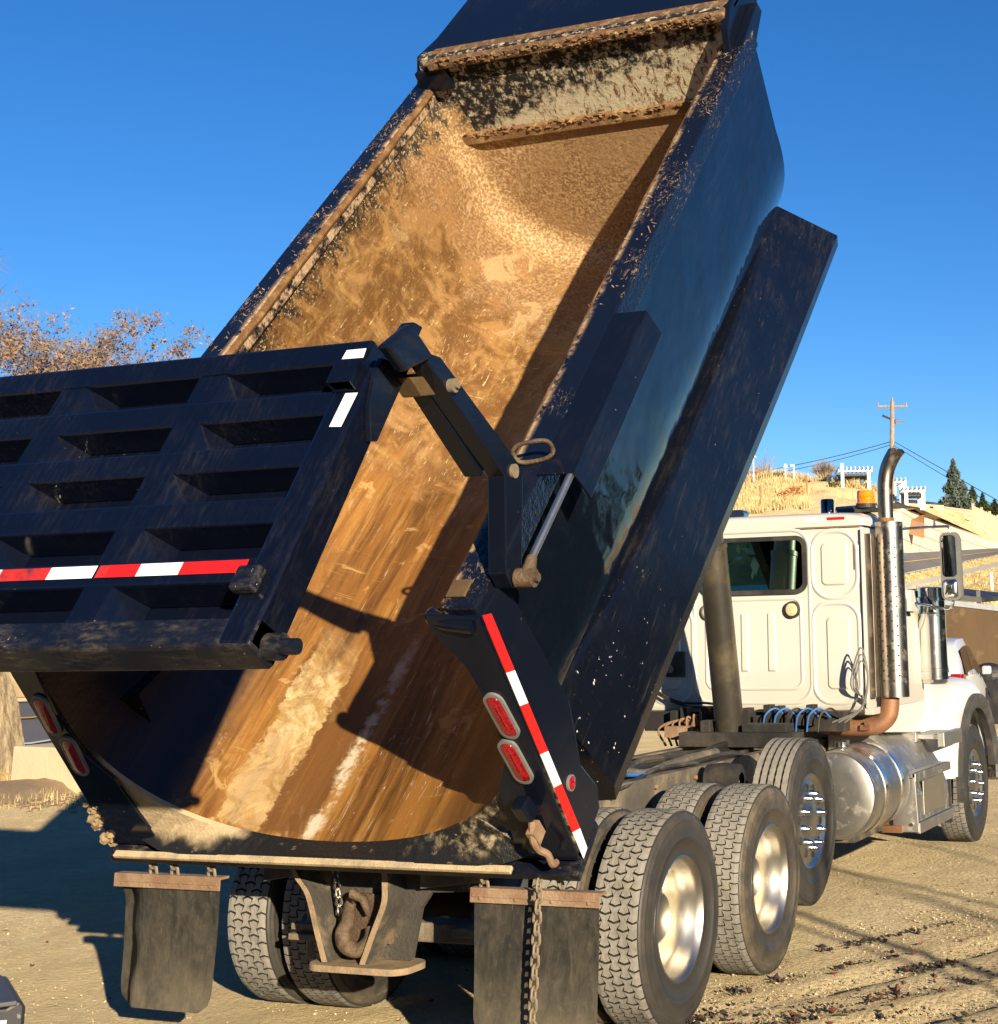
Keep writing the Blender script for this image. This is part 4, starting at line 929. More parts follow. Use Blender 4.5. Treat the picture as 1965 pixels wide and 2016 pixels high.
def groove(x0, z0, x1, z1, r, w=.011, d=.010):
    bm = BM(); q = []
    for off, dd in ((-w*1.6, 0.0), (-w*.5, d), (w*.5, d), (w*1.6, 0.0)):
        q.append([(x, YC-dd-.0006, z) for x, z in rrect(x0+off, z0+off, x1-off, z1-off, max(.01, r-off), 7)])
    loft(bm, q, True, 0); cp('cab_bead', bm, M['cab'], smooth=True, sharp=80)
for sx in (1, -1):
    for (a, b, c_, d_, rr) in ((.525, 2.165, .905, 2.69, .16), (.52, 1.36, .905, 2.125, .14)):
        x0, x1 = (a, c_) if sx > 0 else (-c_, -a); groove(x0, b, x1, d_, rr, .013, .012)
    for (a, b, c_, d_) in ((.60, 2.26, .83, 2.60), (.63, 1.46, .83, 2.02)):
        x0, x1 = (a, c_) if sx > 0 else (-c_, -a); emboss([(x0, b, x1, d_)], .013, .045, 'cab_panel')
groove(-.505, 1.36, .50, 2.715, .15, .011, .009); groove(-.40, 1.47, .42, 2.17, .07, .010, .009)
emboss([(-.10, 1.60, -.03, 2.06), (.13, 1.60, .205, 2.06)], .012, .012, 'cab_rib')
bm = BM(); o = rrect(-.445, 2.205, .485, 2.665, .09, 8); i_ = rrect(-.41, 2.24, .45, 2.63, .06, 8)
loft(bm, [[(x, YC-.002, z) for x, z in o], [(x, YC-.028, z) for x, z in o], [(x, YC-.028, z) for x, z in i_], [(x, YC-.004, z) for x, z in i_]], True, 0); wfr = cp('rear_window', bm, M['rubber_dark'], smooth=True, sharp=40)
bm = BM(); bm.faces.new([bm.verts.new((x, YC-.010, z)) for x, z in i_]); cp('window_pane', bm, M['win'])
for x in (.352, -.372):
    bm = BM(); lathe(bm, [(YC-.001, .068), (YC-.028, .066), (YC-.032, .050)], 'y', 30, 0, (x, 0, 2.081)); lathe(bm, [(YC-.030, .051), (YC-.036, .03), (YC-.038, .001)], 'y', 30, 1, (x, 0, 2.081)); cp('work_light', bm, [M['rubber_dark'] if x > 0 else M['grommet'], M['lens_clear']], smooth=True)
bm = BM(); box(bm, (-.755, YC-.03, 1.565), (-.593, YC, 1.768)); lathe(bm, [(YC-.03, .03), (YC-.06, .03), (YC-.065, .018)], 'y', 12, 1, (-.71, 0, 1.63)); box(bm, (-.735, YC-.075, 1.60), (-.69, YC-.03, 1.66), 1); cp('plug_box', bm, [M['rubber_dark'], M['grommet']], bevel=.004)
bm = BM(); box(bm, (.47, YC-.003, 2.775), (.66, YC+.012, 2.795), 1); box(bm, (.66, YC-.004, 2.777), (.81, YC+.012, 2.800), 0); box(bm, (.875, YC-.004, 2.38), (.918, YC, 2.60), 2); cp('reflective_tape', bm, [M['red'], M['white_tape'], M['alu_box']])
# side extender / grab plates behind the stack
bm = BM(); box(bm, (.945, YC-.03, 1.32), (.965, YC+.03, 2.70)); box(bm, (.93, YC-.02, 1.27), (1.0, YC+.25, 1.32)); cp('corner_trim', bm, M['cab'], bevel=.004)
bm = BM(); box(bm, (.966, YC+.02, 1.40), (1.02, YC+.14, 2.66)); cp('stack_heat_shield', bm, M['steel_pipe'], bevel=.004)
# door, windows on the right side
bm = BM(); prism(bm, [(YC+.35, 1.30), (YC+.35, 2.64), (YC+.90, 2.64), (YC+1.12, 2.34), (YC+1.58, 1.90), (YC+1.62, 1.30)], 'x', .956, .972); dr = cp('door', bm, M['cab'], bevel=.008)
bm = BM(); prism(bm, [(YC+.42, 2.02), (YC+.42, 2.58), (YC+.84, 2.58), (YC+1.06, 2.30), (YC+1.30, 2.02)], 'x', .973, .977); cp('side_window', bm, M['glass'])
bm = BM(); vs = [bm.verts.new(p) for p in ((-.9, YC+1.72, 1.93), (.9, YC+1.72, 1.93), (.88, YC+.99, 2.70), (-.88, YC+.99, 2.70))]; fw = bm.faces.new(vs); bmesh.ops.solidify(bm, geom=[fw], thickness=.02); cp('windshield', bm, M['glass'])
bm = BM(); prism(bm, [(YC+.55, 1.30), (YC+1.78, 1.30), (YC+1.74, 1.22), (YC+1.4, 1.05), (YC+.6, 1.10)], 'x', .5, .96); cp('cab_sill', bm, M['white_clean'], bevel=.01)
# hood and fenders
bm = BM(); rings = []
for y, hw, zt in ((5.9, .80, 1.88), (6.6, .80, 1.86), (7.2, .76, 1.80), (7.9, .70, 1.72), (8.15, .66, 1.66)):
    rings.append([(hw*math.copysign(abs(math.cos(a))**.4, math.cos(a)), y, 1.0+(zt-1.0)*abs(math.sin(a))**.4) for a in np.linspace(0, math.pi, 21)])
loft(bm, rings, False, 0); bm.faces.new([bm.verts.new(p) for p in rings[-1]]); tp('hood', bm, M['white_clean'], smooth=True, sharp=50)
def fender(sx):
    bm = BM(); cy0, cz0 = 7.085, .52; n = 22
    def arc(ra, th): return (cy0-ra*math.cos(th), cz0+ra*math.sin(th))
    rings = []
    for k in range(n+1):
        th = lerp(R_(0), R_(165), k/n); 
        ro = 1.04-.10*math.sin(min(1, th/1.6)*math.pi*.5)
        yo, zo = arc(ro, th); yi, zi = arc(.70, th)
        if k == 0: zo = .625; zi = .625
        pr = [(.70, yo+.0, zo), (.95, yo, zo), (1.05, yo+.015*math.cos(th), zo-.015*math.sin(th)), (1.11, lerp(yo, yi, .22), lerp(zo, zi, .22)), (1.135, lerp(yo, yi, .5), lerp(zo, zi, .5)), (1.14, yi, zi), (1.05, yi+.02*math.cos(th), zi-.02*math.sin(th))]
        rings.append([(x*sx, y, z) for x, y, z in pr])
    loft(bm, rings, False, 0)
    fd = tp('fender', bm, M['white_clean'], smooth=True, sharp=50)
    bm = BM(); rings = []
    for k in range(n+1):
        th = lerp(R_(-8), R_(172), k/n); y0_, z0_ = arc(.79, th); y1_, z1_ = arc(.66, th)
        rings.append([(1.12*sx, y0_, z0_), (1.185*sx, y0_, z0_), (1.195*sx, lerp(y0_, y1_, .6), lerp(z0_, z1_, .6)), (1.165*sx, y1_, z1_), (1.10*sx, y1_, z1_)])
    loft(bm, rings, True, 0, True); tp('fender_flare', bm, M['flare'], fd, smooth=True, sharp=40)
    bm = BM(); box(bm, (min(.86*sx, 1.12*sx), 6.10, .27), (max(.86*sx, 1.12*sx), 6.115, .63)); 
    fl2 = tp('mud_flap', bm, M['rubber_dark'], fd, bevel=.004)
    bm = BM(); prism(bm, [(.97*sx, .545), (1.075*sx, .56), (1.02*sx, .40), (.955*sx, .40), (1.0*sx, .47)], 'y', 6.092, 6.098); tp('flap_mark', bm, M['white_clean'], fd)
    bm = BM()
    for x in (.955, 1.05): cyl(bm, (x*sx, 6.03, .665), (x*sx, 6.09, .665), .016, None, 10)
    tp('fender_bolt', bm, M['rust_edge'], fd)
fender(1); fender(-1)
bm = BM(); box(bm, (-1.15, 7.95, .45), (1.15, 8.15, .85)); tp('front_bumper', bm, M['chrome'], bevel=.03)
# fuel tank with straps
bm = BM(); T0, T1, tr = 3.72, 4.62, .315; tc = (.842, 0, .727)
lathe(bm, [(T0-.03, .001), (T0-.028, tr*.55), (T0-.018, tr*.86), (T0-.006, tr*.93), (T0-.022, tr*.965), (T0, tr), (T0+.03, tr), (T1, tr), (T1+.01, .001)], 'y', 56, 0, tc); tk = tp('fuel_tank', bm, M['alu_tank'], smooth=True, sharp=40)
for y in (3.95, 4.40):
    bm = BM(); lathe(bm, [(y-.035, tr+.002), (y-.035, tr+.010), (y+.035, tr+.010), (y+.035, tr+.002)], 'y', 56, 0, tc); tp('tank_strap', bm, M['chrome'], tk, smooth=True, sharp=40)
bm = BM(); cyl(bm, (.80, 4.02, 1.035), (.80, 4.02, 1.085), .05, None, 20); box(bm, (.75, 3.99, 1.06), (.85, 4.05, 1.095)); tp('fuel_cap', bm, M['chrome'], tk, bevel=.004)
bm = BM(); box(bm, (.45, 3.98, .40), (.75, 4.06, .50)); box(bm, (.60, 3.78, .385), (.95, 4.5, .43)); tp('tank_bracket', bm, M['hitch'], tk, bevel=.005)
# aluminium step box
bm = BM()
prism(bm, [(.46, 1.17), (.62, 1.19), (.98, .98), (1.10, .80), (1.17, .62), (1.17, .43), (1.10, .36), (.46, .36)], 'y', 4.70, 5.80)
sb = tp('step_box', bm, M['alu_box'], bevel=.008)
bm = BM(); box(bm, (.92, 4.66, .765), (1.19, 5.82, .80)); box(bm, (1.165, 4.66, .735), (1.195, 5.82, .80)); tp('step_tread', bm, M['alu_box'], sb, bevel=.005)
bm = BM(); box(bm, (1.02, 4.66, .40), (1.21, 5.82, .43)); box(bm, (1.185, 4.66, .35), (1.215, 5.82, .43)); tp('step_tread', bm, M['alu_box'], sb, bevel=.005)
bm = BM(); box(bm, (.95, 5.55, 1.00), (1.20, 6.15, 1.04)); box(bm, (1.17, 5.50, .94), (1.23, 6.15, 1.055)); box(bm, (.84, 5.45, .98), (1.0, 5.62, 1.06)); tp('upper_step', bm, M['alu_box'], sb, bevel=.006)
for z0, z1 in ((.46, .72),):
    bm = BM(); box(bm, (1.172, 4.95, z0), (1.178, 5.65, z1)); tp('box_door', bm, M['alu'], sb, bevel=.003)
bm = BM(); prism(bm, [(.98, .76), (1.19, .76), (1.205, .36), (1.0, .36)], 'y', 4.655, 4.675); tp('step_end_plate', bm, M['alu_box'], sb, bevel=.003)
bm = BM(); cyl(bm, (1.10, 4.64, .70), (1.10, 4.66, .70), .014, None, 8); cyl(bm, (1.15, 4.64, .42), (1.15, 4.66, .42), .014, None, 8); tp('plate_bolt', bm, M['chrome'], sb)
bm = BM(); box(bm, (.92, 4.60, .36), (1.08, 5.0, .41)); tp('step_hanger', bm, M['rust_pipe'], sb)
# exhaust
SX, SY = 1.114, 4.45
bm = BM(); lathe(bm, [(1.394, .113), (2.755, .113), (2.755, .106), (1.394, .106)], 'z', 48, 0, (SX, SY, 0))
for k in range(30):
    z = 1.52+.038*k; 
    for j in range(8):
        if (j+k) % 2: continue
        a = R_(-165+j*22); c0 = Vector((SX+.1125*math.cos(a), SY+.1125*math.sin(a), z)); d = Vector((math.cos(a), math.sin(a), 0))
        cyl(bm, c0-d*.003, c0+d*.0016, .0088, None, 8, 1)
ex = tp('exhaust_stack', bm, [M['guard'], M['groove']], smooth=True, sharp=40)
bm = BM(); pth = smooth_path([(SX-.02, SY, 2.62), (SX-.02, SY, 2.90), (SX-.015, SY, 3.07), (SX+.01, SY, 3.19), (SX+.065, SY-.01, 3.29), (SX+.115, SY-.02, 3.345)], 7)
rings = []; n = len(pth)
tube(bm, pth, .062, 26, 0, False)
for v in bm.verts:      # cut the outlet level
    if v.co.z > 3.345: v.co.z = 3.345
tube(bm, pth, .056, 26, 1, False)
for v in bm.verts:
    if v.co.z > 3.345: v.co.z = 3.345
bmesh.ops.create_circle(bm, cap_ends=True, segments=20, radius=.05, matrix=Matrix.Translation(pth[-6]))
tp('exhaust_pipe', bm, [M['steel_pipe'], M['groove']], ex, smooth=True, sharp=60)
bm = BM(); cyl(bm, (SX-.02, SY, 2.755), (SX-.02, SY, 2.79), .066, None, 26); tp('pipe_collar', bm, M['rust_edge'], ex, smooth=True, sharp=40)
bm = BM(); tube(bm, smooth_path([(1.07, SY, 1.46), (1.07, SY, 1.34), (1.05, SY-.01, 1.25), (.97, SY-.03, 1.185), (.82, SY-.05, 1.17), (.62, SY-.06, 1.175), (.45, SY-.02, 1.20), (.30, SY+.1, 1.2)], 7), .072, 22, 0); box(bm, (.86, SY-.15, 1.15), (.93, SY-.11, 1.19)); box(bm, (.90, SY-.16, 1.18), (.92, SY-.12, 1.215)); tp('exhaust_elbow', bm, M['rust_pipe'], ex, smooth=True, sharp=50)
# air cleaner
AX, AY = 1.065, 5.9
bm = BM(); lathe(bm, [(1.44, .001), (1.44, .10), (1.455, .115), (1.475, .118), (1.48, .128), (1.50, .128), (1.503, .124), (1.55, .124), (1.553, .129), (1.57, .129), (1.573, .124), (2.02, .124), (2.023, .129), (2.04, .129), (2.043, .124), (2.15, .124), (2.153, .131), (2.18, .131), (2.185, .12), (2.26, .12), (2.27, .09), (2.27, .001)], 'z', 44, 0, (AX, AY, 0)); tp('air_cleaner', bm, M['chrome'], smooth=True, sharp=35)
bm = BM(); tube(bm, smooth_path([(AX-.02, AY-.12, 2.18), (AX+.03, AY-.14, 2.12), (AX+.03, AY-.135, 2.05)], 5), .022, 10); box(bm, (.92, AY-.05, 2.12), (AX, AY+.05, 2.24)); tp('cleaner_bracket', bm, M['rubber_dark'], bevel=.004)
# mirror with arms
MX, MY = 1.335, 5.6
bm = BM(); o = rrect(-.088, 2.145, .088, 2.725, .055, 6)
loft(bm, [[(MX+x*1.0, MY-.02, z) for x, z in o], [(MX+x*1.04, MY+.02, 2.435+(z-2.435)*1.01) for x, z in o], [(MX+x*.9, MY+.10, 2.435+(z-2.435)*.95) for x, z in o], [(MX+x*.5, MY+.13, 2.435+(z-2.435)*.8) for x, z in o]], True, 0, True); mi_ = tp('side_mirror', bm, M['grommet'], smooth=True, sharp=60)
bm = BM(); bm.faces.new([bm.verts.new((MX+x, MY-.024, z)) for x, z in rrect(-.070, 2.345, .055, 2.70, .035, 6)]); tp('mirror_glass', bm, M['mirror'], mi_)
bm = BM(); o = rrect(-.075, 2.165, .06, 2.325, .03, 5); loft(bm, [[(MX+x*k, MY-.022-d, 2.245+(z-2.245)*k) for x, z in o] for k, d in ((1, 0), (.95, .008), (.75, .02), (.4, .028), (.05, .03))], True, 0); tp('convex_mirror', bm, M['chrome'], mi_, smooth=True)
bm = BM(); tube(bm, smooth_path([(.93, YC+.55, 2.70), (1.08, YC+.8, 2.735), (1.25, MY+.02, 2.78), (1.325, MY+.03, 2.77), (1.335, MY+.03, 2.70)], 6), .012, 9); tp('mirror_arm', bm, M['chrome'], mi_, smooth=True); bm = BM(); tube(bm, smooth_path([(.98, 5.55, 2.13), (1.12, 5.6, 2.11), (1.24, 5.7, 2.075), (1.32, MY+.03, 2.09), (1.335, MY+.03, 2.16)], 6), .013, 9); tp('mirror_arm', bm, M['chrome'], mi_, smooth=True)
bm = BM(); prism(bm, [(5.42, 2.24), (5.55, 2.24), (5.66, 2.06), (5.42, 2.06)], 'x', .95, 1.01); tp('mirror_mount', bm, M['cab'], mi_, bevel=.004); bm = BM(); cyl(bm, (1.2, 5.62, 2.785), (1.2, 5.62, 2.85), .012, .006, 8); tp('antenna_stub', bm, M['rubber_dark'], mi_)
# roof lamps
bm = BM(); lathe(bm, [(2.955, .082), (2.965, .082), (2.972, .074), (3.01, .075), (3.014, .078), (3.018, .075), (3.055, .073), (3.068, .066), (3.072, .001)], 'z', 36, 0, (.765, 5.0, 0)); be = tp('beacon', bm, M['amber'], cab, smooth=True)
bm = BM(); lathe(bm, [(2.915, .06), (2.92, .084), (2.958, .086), (2.958, .0)], 'z', 30, 0, (.765, 5.0, 0)); box(bm, (.52, 4.95, 2.885), (.9, 5.05, 2.918)); tube(bm, smooth_path([(.7, 5.0, 2.90), (.82, 5.0, 2.86), (.90, 5.0, 2.80)], 5), .014, 8); tp('beacon_mount', bm, M['rubber_dark'], cab, bevel=.004)
bm = BM(); lathe(bm, [(2.85, .058), (3.0, .058), (3.012, .05), (3.012, .04)], 'z', 26, 0, (.42, 5.0, 0)); tp('roof_lamp', bm, M['glass'], cab, smooth=True, sharp=40)
bm = BM(); prism(bm, rrect(-.52, 2.86, -.33, 2.955, .035, 5), 'y', 4.95, 5.06); tp('roof_lamp', bm, M['chrome'], cab, bevel=.006)
bm = BM(); tube(bm, [(.50, 5.0, 2.91), (.70, 5.0, 2.915)], [.035, .035], 12); tp('air_horn', bm, M['chrome'], cab, smooth=True)

# ================================================================ VEGETATION
def bark(name, a, b):
    g = NG(name); n = g.noise(1, 6, .75, g.map((14, 14, 2.5))); g.bump(n, .9, .04); return g.out(g.mix(g.step(n, .35, .65), a, b), .95, 0, .1)
M['bark'] = bark('oak_bark', (.16, .12, .075), (.40, .31, .19)); M['twig'] = simple('grey_twigs', (.16, .125, .10), .9, 0, .3, 6)
def leafmat(name, a, b, sc=2.5):
    g = NG(name); n = g.noise(sc, 5, .8); return g.out(g.mix(g.step(n, .3, .7), a, b), .8, 0, .15)
M['leaf_brown'] = leafmat('dry_brown_oak_leaves', (.16, .10, .065), (.33, .225, .155)); M['leaf_spruce'] = leafmat('blue_green_needles', (.060, .085, .062), (.17, .21, .165), 1.2)
M['leaf_dark'] = leafmat('dark_green_needles', (.018, .030, .010), (.07, .085, .025), 1.2); M['leaf_red'] = leafmat('orange_brown_shrub_leaves', (.36, .13, .045), (.56, .27, .10), 1.2)
M['twig_far'] = leafmat('bare_grey_brown_twigs', (.21, .155, .11), (.38, .29, .21), .8); M['straw_blade'] = leafmat('straw_blades', (.40, .29, .11), (.72, .57, .30), .5)
M['leaf_olive'] = leafmat('olive_scrub_leaves', (.045, .055, .018), (.24, .21, .08), 1.0)
def branches(segs, base, d, L, r, depth, tips, spread=.55, up=.12, kids=(2, 3), r_end=.6):
    n = 3; p = Vector(base); d = Vector(d).normalized(); pts = [p.copy()]; rs = [r]
    for i in range(n):
        d = (d+Vector((random.gauss(0, .12), random.gauss(0, .12), random.gauss(0, .08)+up*.4))).normalized(); p = p+d*(L/n); pts.append(p.copy()); rs.append(r*lerp(1, r_end, (i+1)/n))
    segs.append((pts, rs))
    if depth == 0: tips.append((p, d)); return
    for k in range(random.randint(*kids)):
        a = Vector((random.gauss(0, 1), random.gauss(0, 1), random.gauss(0, .7))); a = (a-d*a.dot(d)).normalized()
        nd = (d*(1-spread*.5)+a*spread*random.uniform(.7, 1.2)+Vector((0, 0, up))).normalized()
        q = pts[random.choice((2, 3, 3))]
        branches(segs, q, nd, L*random.uniform(.62, .82), rs[-1]*random.uniform(.6, .8), depth-1, tips, spread, up, kids, r_end)
    if depth <= 2: tips.append((p, d))
def quads(centers, size, seed=0, aspect=.55, flat=0.0):
    r = np.random.default_rng(seed); c = np.asarray(centers); n = len(c)
    a = r.normal(size=(n, 3)); a /= np.linalg.norm(a, axis=1, keepdims=True); b = r.normal(size=(n, 3)); b -= a*(a*b).sum(1, keepdims=True); b /= np.linalg.norm(b, axis=1, keepdims=True)
    s = size*r.uniform(.5, 1.3, (n, 1)); A = a*s; B = b*s*aspect
    V = np.stack([c-A, c+B*.8, c+A, c-B*.8], 1).reshape(-1, 3); F = np.arange(4*n).reshape(n, 4)
    return V.tolist(), F.tolist()
def tree(name, base, h, r, label, cat, group, leaf, nleaf, lsize, depth=5, d0=(0, 0, 1), spread=.6, up=.1, barkm=None, seed=1, clump=.5, first=.34, twigs=False, kids=(2, 3)):
    random.seed(seed); root = empty(name, base, label, cat, group); segs, tips = [], []
    branches(segs, base, d0, h*first, r, depth, tips, spread, up, kids)
    zmax = max(t[0].z for t in tips)-base[2]; k = h/zmax
    B = Vector(base)
    S = lambda p: B+(p-B)*k
    bm = BM()
    for pts, rs in segs:
        if max(rs) < .004: continue
        tube(bm, [S(p) for p in pts], [q for q in rs], 6 if rs[0] > .05 else 4, 0, False)
    new_obj('trunk', bm, barkm or M['bark'], root, I4, smooth=True)
    if nleaf:
        T = np.array([S(t[0])[:] for t in tips]); r_ = np.random.default_rng(seed); idx = r_.integers(0, len(T), nleaf)
        c = T[idx]+r_.normal(scale=clump, size=(nleaf, 3))*r_.uniform(.2, 1, (nleaf, 1))
        if twigs:    # thin upright slivers
            V, F = quads(c, lsize, seed, .06)
        else: V, F = quads(c, lsize, seed)
        new_obj('crown', (V, F), leaf, root, I4)
        c2 = T[r_.integers(0, len(T), nleaf//2)]+r_.normal(scale=clump*.9, size=(nleaf//2, 3)); V, F = quads(c2, clump*1.3, seed+1, .03); new_obj('twigs', (V, F), M['twig'], root, I4)
    return root
# oaks with brown leaves on the far left: a near one whose trunk shows under the gate, others across the road
nb = at(6, 1545, 21.6); nb.z = .05
tree('oak_tree', nb[:], 8.3, .34, 'large oak with furrowed trunk beside the road, tallest crown at the left', 'tree', 'brown leaved oaks', M['leaf_brown'], 9000, .034, 7, (-.12, -.05, 1), .62, .12, seed=11, clump=.13)
for i, (px, py, t, lab, n) in enumerate(((165, 626, 45, 'oak with dry brown leaves next to the tallest crown', 5200), (95, 648, 47, 'smaller oak filling the gap beside the tallest crown', 3600), (262, 646, 48, 'oak with brown leaves in the middle of the row', 4600), (322, 640, 50, 'oak with a pointed top nearest the bed but one', 5200), (385, 655, 52, 'low thin oak crown touching the raised bed', 5000))):
    top = at(px, py, t); gz = at(px, 1330, t).z
    tree('oak_tree', (top.x, top.y, gz), top.z-gz, .20, lab, 'tree', 'brown leaved oaks', M['leaf_brown'], int(n*2.2), .066, 7, (0, 0, 1), .7, .10, seed=20+i, clump=.17)
# leafless saplings along the yard fence: their stems streak the gravel with shade
SP = [((1.62, 2.25), 13.0, 4.6, 'nearest leafless sapling at the yard edge behind the photographer'), ((1.5, 4.35), 14.5, 5.0, 'second leafless sapling at the yard edge, slightly taller'), ((1.35, 5.7), 15.5, 5.2, 'third leafless sapling at the yard edge with a forked stem'), ((2.6, 6.2), 17.5, 5.6, 'leafless sapling farthest along the yard edge'), ((-3.0, 22.0), 22, 5.2, 'leafless sapling by the parked car')]
for i, ((gx_, gy_), sdist, h, lab) in enumerate(SP):
    hd = Vector((SUND.x, SUND.y, 0)).normalized(); p = Vector((gx_, gy_, 0))+hd*sdist
    tree('bare_sapling', (p.x, p.y, 0), h, .10, lab, 'tree', 'leafless saplings round the yard', None, 0, 0, 2, (.04, .03, 1), .5, .5, M['twig'], seed=40+i, first=.9, kids=(2, 3))
# scrubby bank and street behind the photographer (seen in the cab window and the paint)
gx = np.linspace(-75, 40, 60)
def bankrows(rows): return [[(x, y+random.uniform(-.4, .4)*r_, h+random.uniform(-.25, .25)*r_) for x in gx] for y, h, r_ in rows]
bm = BM(); loft(bm, bankrows(((-12.5, -.05, 0), (-15, .6, .3), (-17.5, 1.45, 0))), False, 0); new_obj('front_verge', bm, M['straw'], smooth=True, kind='structure')
bm = BM(); loft(bm, bankrows(((-17.5, 1.45, 0), (-27, 2.9, 0))), False, 0); new_obj('street', bm, M['asphalt'], kind='structure')
bm = BM(); loft(bm, bankrows(((-22.1, 2.165, 0), (-22.4, 2.21, 0))), False, 0); new_obj('street_line', bm, M['roadyellow'], kind='structure')
bm = BM(); loft(bm, bankrows(((-26.4, 2.83, 0), (-26.6, 2.86, 0))), False, 0); new_obj('street_line', bm, M['roadwhite'], kind='structure')
bm = BM(); loft(bm, bankrows(((-27, 2.9, 0), (-27.05, 3.05, 0), (-29, 3.3, .1))), False, 0); new_obj('rear_sidewalk', bm, M['concrete'], kind='structure')
bm = BM(); loft(bm, bankrows(((-29, 3.25, .1), (-31, 3.9, .4), (-36, 6.2, .8), (-45, 9.0, .8), (-60, 11, 1), (-95, 12, 1))), False, 0); new_obj('rear_bank', bm, M['straw'], smooth=True, kind='structure')
def scrub(name, xr, yr, hfun, n, seed, sz, mat, tall):
    r = np.random.default_rng(seed); c = np.stack([r.uniform(*xr, n), r.uniform(*yr, n), np.zeros(n)], 1); cl = np.sin(c[:, 0]*.9+seed)*np.sin(c[:, 1]*1.1+c[:, 0]*.3); c = c[cl > .05]; c[:, 2] = hfun(c)+r.uniform(0, tall, len(c)); V, F = quads(c, sz, seed); return new_obj(name, (V, F), mat, kind='stuff')
scrub('scrub', (-60, 10), (-46, -29.5), lambda c: np.interp(-c[:, 1], [29, 31, 36, 45], [3.3, 3.9, 6.2, 9]), 24000, 3, .30, M['leaf_olive'], 1.9)
scrub('scrub', (-60, 10), (-46, -29.5), lambda c: np.interp(-c[:, 1], [29, 31, 36, 45], [3.3, 3.9, 6.2, 9]), 9000, 8, .26, M['straw_blade'], 1.1)
# wooded slope on the right hand side of the yard, mirrored in the glossy bed
bm = BM(); loft(bm, [[(x, y, h+random.uniform(-.3, .3)*(h > 0)) for y in np.linspace(2, 60, 30)] for x, h in ((15, -.05), (18, 1.2), (24, 4.0), (32, 7), (45, 10), (70, 12))], False, 0); new_obj('side_bank', bm, M['straw'], smooth=True, kind='structure')
scrub('side_scrub', (17, 46), (3, 50), lambda c: np.interp(c[:, 0], [15, 18, 24, 32, 45], [0, 1.2, 4, 7, 10]), 30000, 12, .45, M['leaf_olive'], 4.5)
# ================================================================ HILLSIDE ON THE RIGHT
M['pole_wood'] = bark('weathered_pole_wood', (.22, .165, .12), (.42, .33, .25)); M['wire'] = simple('power_cable', (.05, .06, .08), .6); M['insul'] = simple('insulator', (.20, .16, .14), .4)
D = 118
pt_, pb_ = at(1757, 790, D), at(1757.5, 1012, D); pb_ = Vector((pt_.x-.45, pt_.y, pb_.z-.6))
up_ = empty('utility_pole', pb_[:], 'wooden utility pole with crossarm rising behind the exhaust stack', 'utility pole')
bm = BM(); cyl(bm, pb_, pt_, .24, .15, 10); new_obj('pole', bm, M['pole_wood'], up_, I4, smooth=True)
aL, aR = at(1727, 800.5, D), at(1787, 800, D); bm = BM(); cyl(bm, aL, aR, .085, None, 6); m0 = at(1757, 808, D)
for q in (aL.lerp(aR, .25), aL.lerp(aR, .75)): cyl(bm, q, m0, .03, None, 5)
new_obj('crossarm', bm, M['pole_wood'], up_, I4)
for q in (aL.lerp(aR, .03), aL.lerp(aR, .95), pt_):
    bm = BM(); cyl(bm, q, q+Vector((0, 0, .32)), .09, .06, 8); new_obj('insulator', bm, M['insul'], up_, I4)
bm = BM(); cyl(bm, at(1737, 818, D), at(1756, 826, D), .10, .07, 8); new_obj('lamp_arm', bm, M['chrome'], up_, I4, smooth=True)
bm = BM(); cyl(bm, at(1757, 829, D), at(1783, 830, D), .05, None, 6); cyl(bm, at(1764, 826, D), at(1765, 834, D), .16, None, 8); new_obj('bracket', bm, M['insul'], up_, I4)
def wire(name, a, b, sag, r, lab):
    bm = BM(); tube(bm, [a.lerp(b, k/24)-Vector((0, 0, sag*4*(k/24)*(1-k/24))) for k in range(25)], r, 5); new_obj(name, bm, M['wire'], label=lab, cat='cable', group='power lines')
wire('power_line', at(1756, 869, D), at(1380, 944, 128), .35, .030, 'upper cable running from pole towards the left over dry hill')
wire('power_line', at(1756, 875, D), at(1380, 950, 128), .45, .026, 'lower cable running from pole towards the left over dry hill')
wire('power_line', at(1758, 868, D), at(1990, 1000, 90), .0, .026, 'upper cable sloping down from pole to the right behind spruce')
wire('power_line', at(1758, 876, D), at(1990, 1015, 90), .0, .022, 'lower cable sloping down from pole to the right behind spruce')
# conifers
def conifer(name, px, ptop, pbase, t, wid, leaf, label, n, sz, group, seed):
    top, base = at(px, ptop, t), at(px+3, pbase, t); base = Vector((top.x, top.y, base.z)); h = top.z-base.z
    root = empty(name, base[:], label, 'tree', group); bm = BM(); cyl(bm, base-Vector((0, 0, .5)), top, .16, .02, 7)
    r = np.random.default_rng(seed); P = []
    for k in range(n):
        f = r.random()**.75; z = h*(1-f); rad = wid*(f**.85)*(.8+.3*math.sin(z*5+r.random()))
        a = r.random()*6.283; a = a+.25*math.sin(a*7+z*3); q = rad*r.random()**.4; P.append((base.x+q*math.cos(a), base.y+q*math.sin(a), base.z+z-.28*q+r.normal()*.08))
    new_obj('trunk', bm, M['bark'], root, I4); V, F = quads(P, sz, seed, .4); new_obj('crown', (V, F), leaf, root, I4)
conifer('spruce_tree', 1876, 906, 1012, 150, 2.05, M['leaf_spruce'], 'blue green spruce behind the tan wall', 7000, .22, None, 5)
conifer('spruce_tree', 1895, 948, 1014, 149, 1.7, M['leaf_spruce'], 'lower bushy spruce right of the tall one', 3200, .22, None, 6)
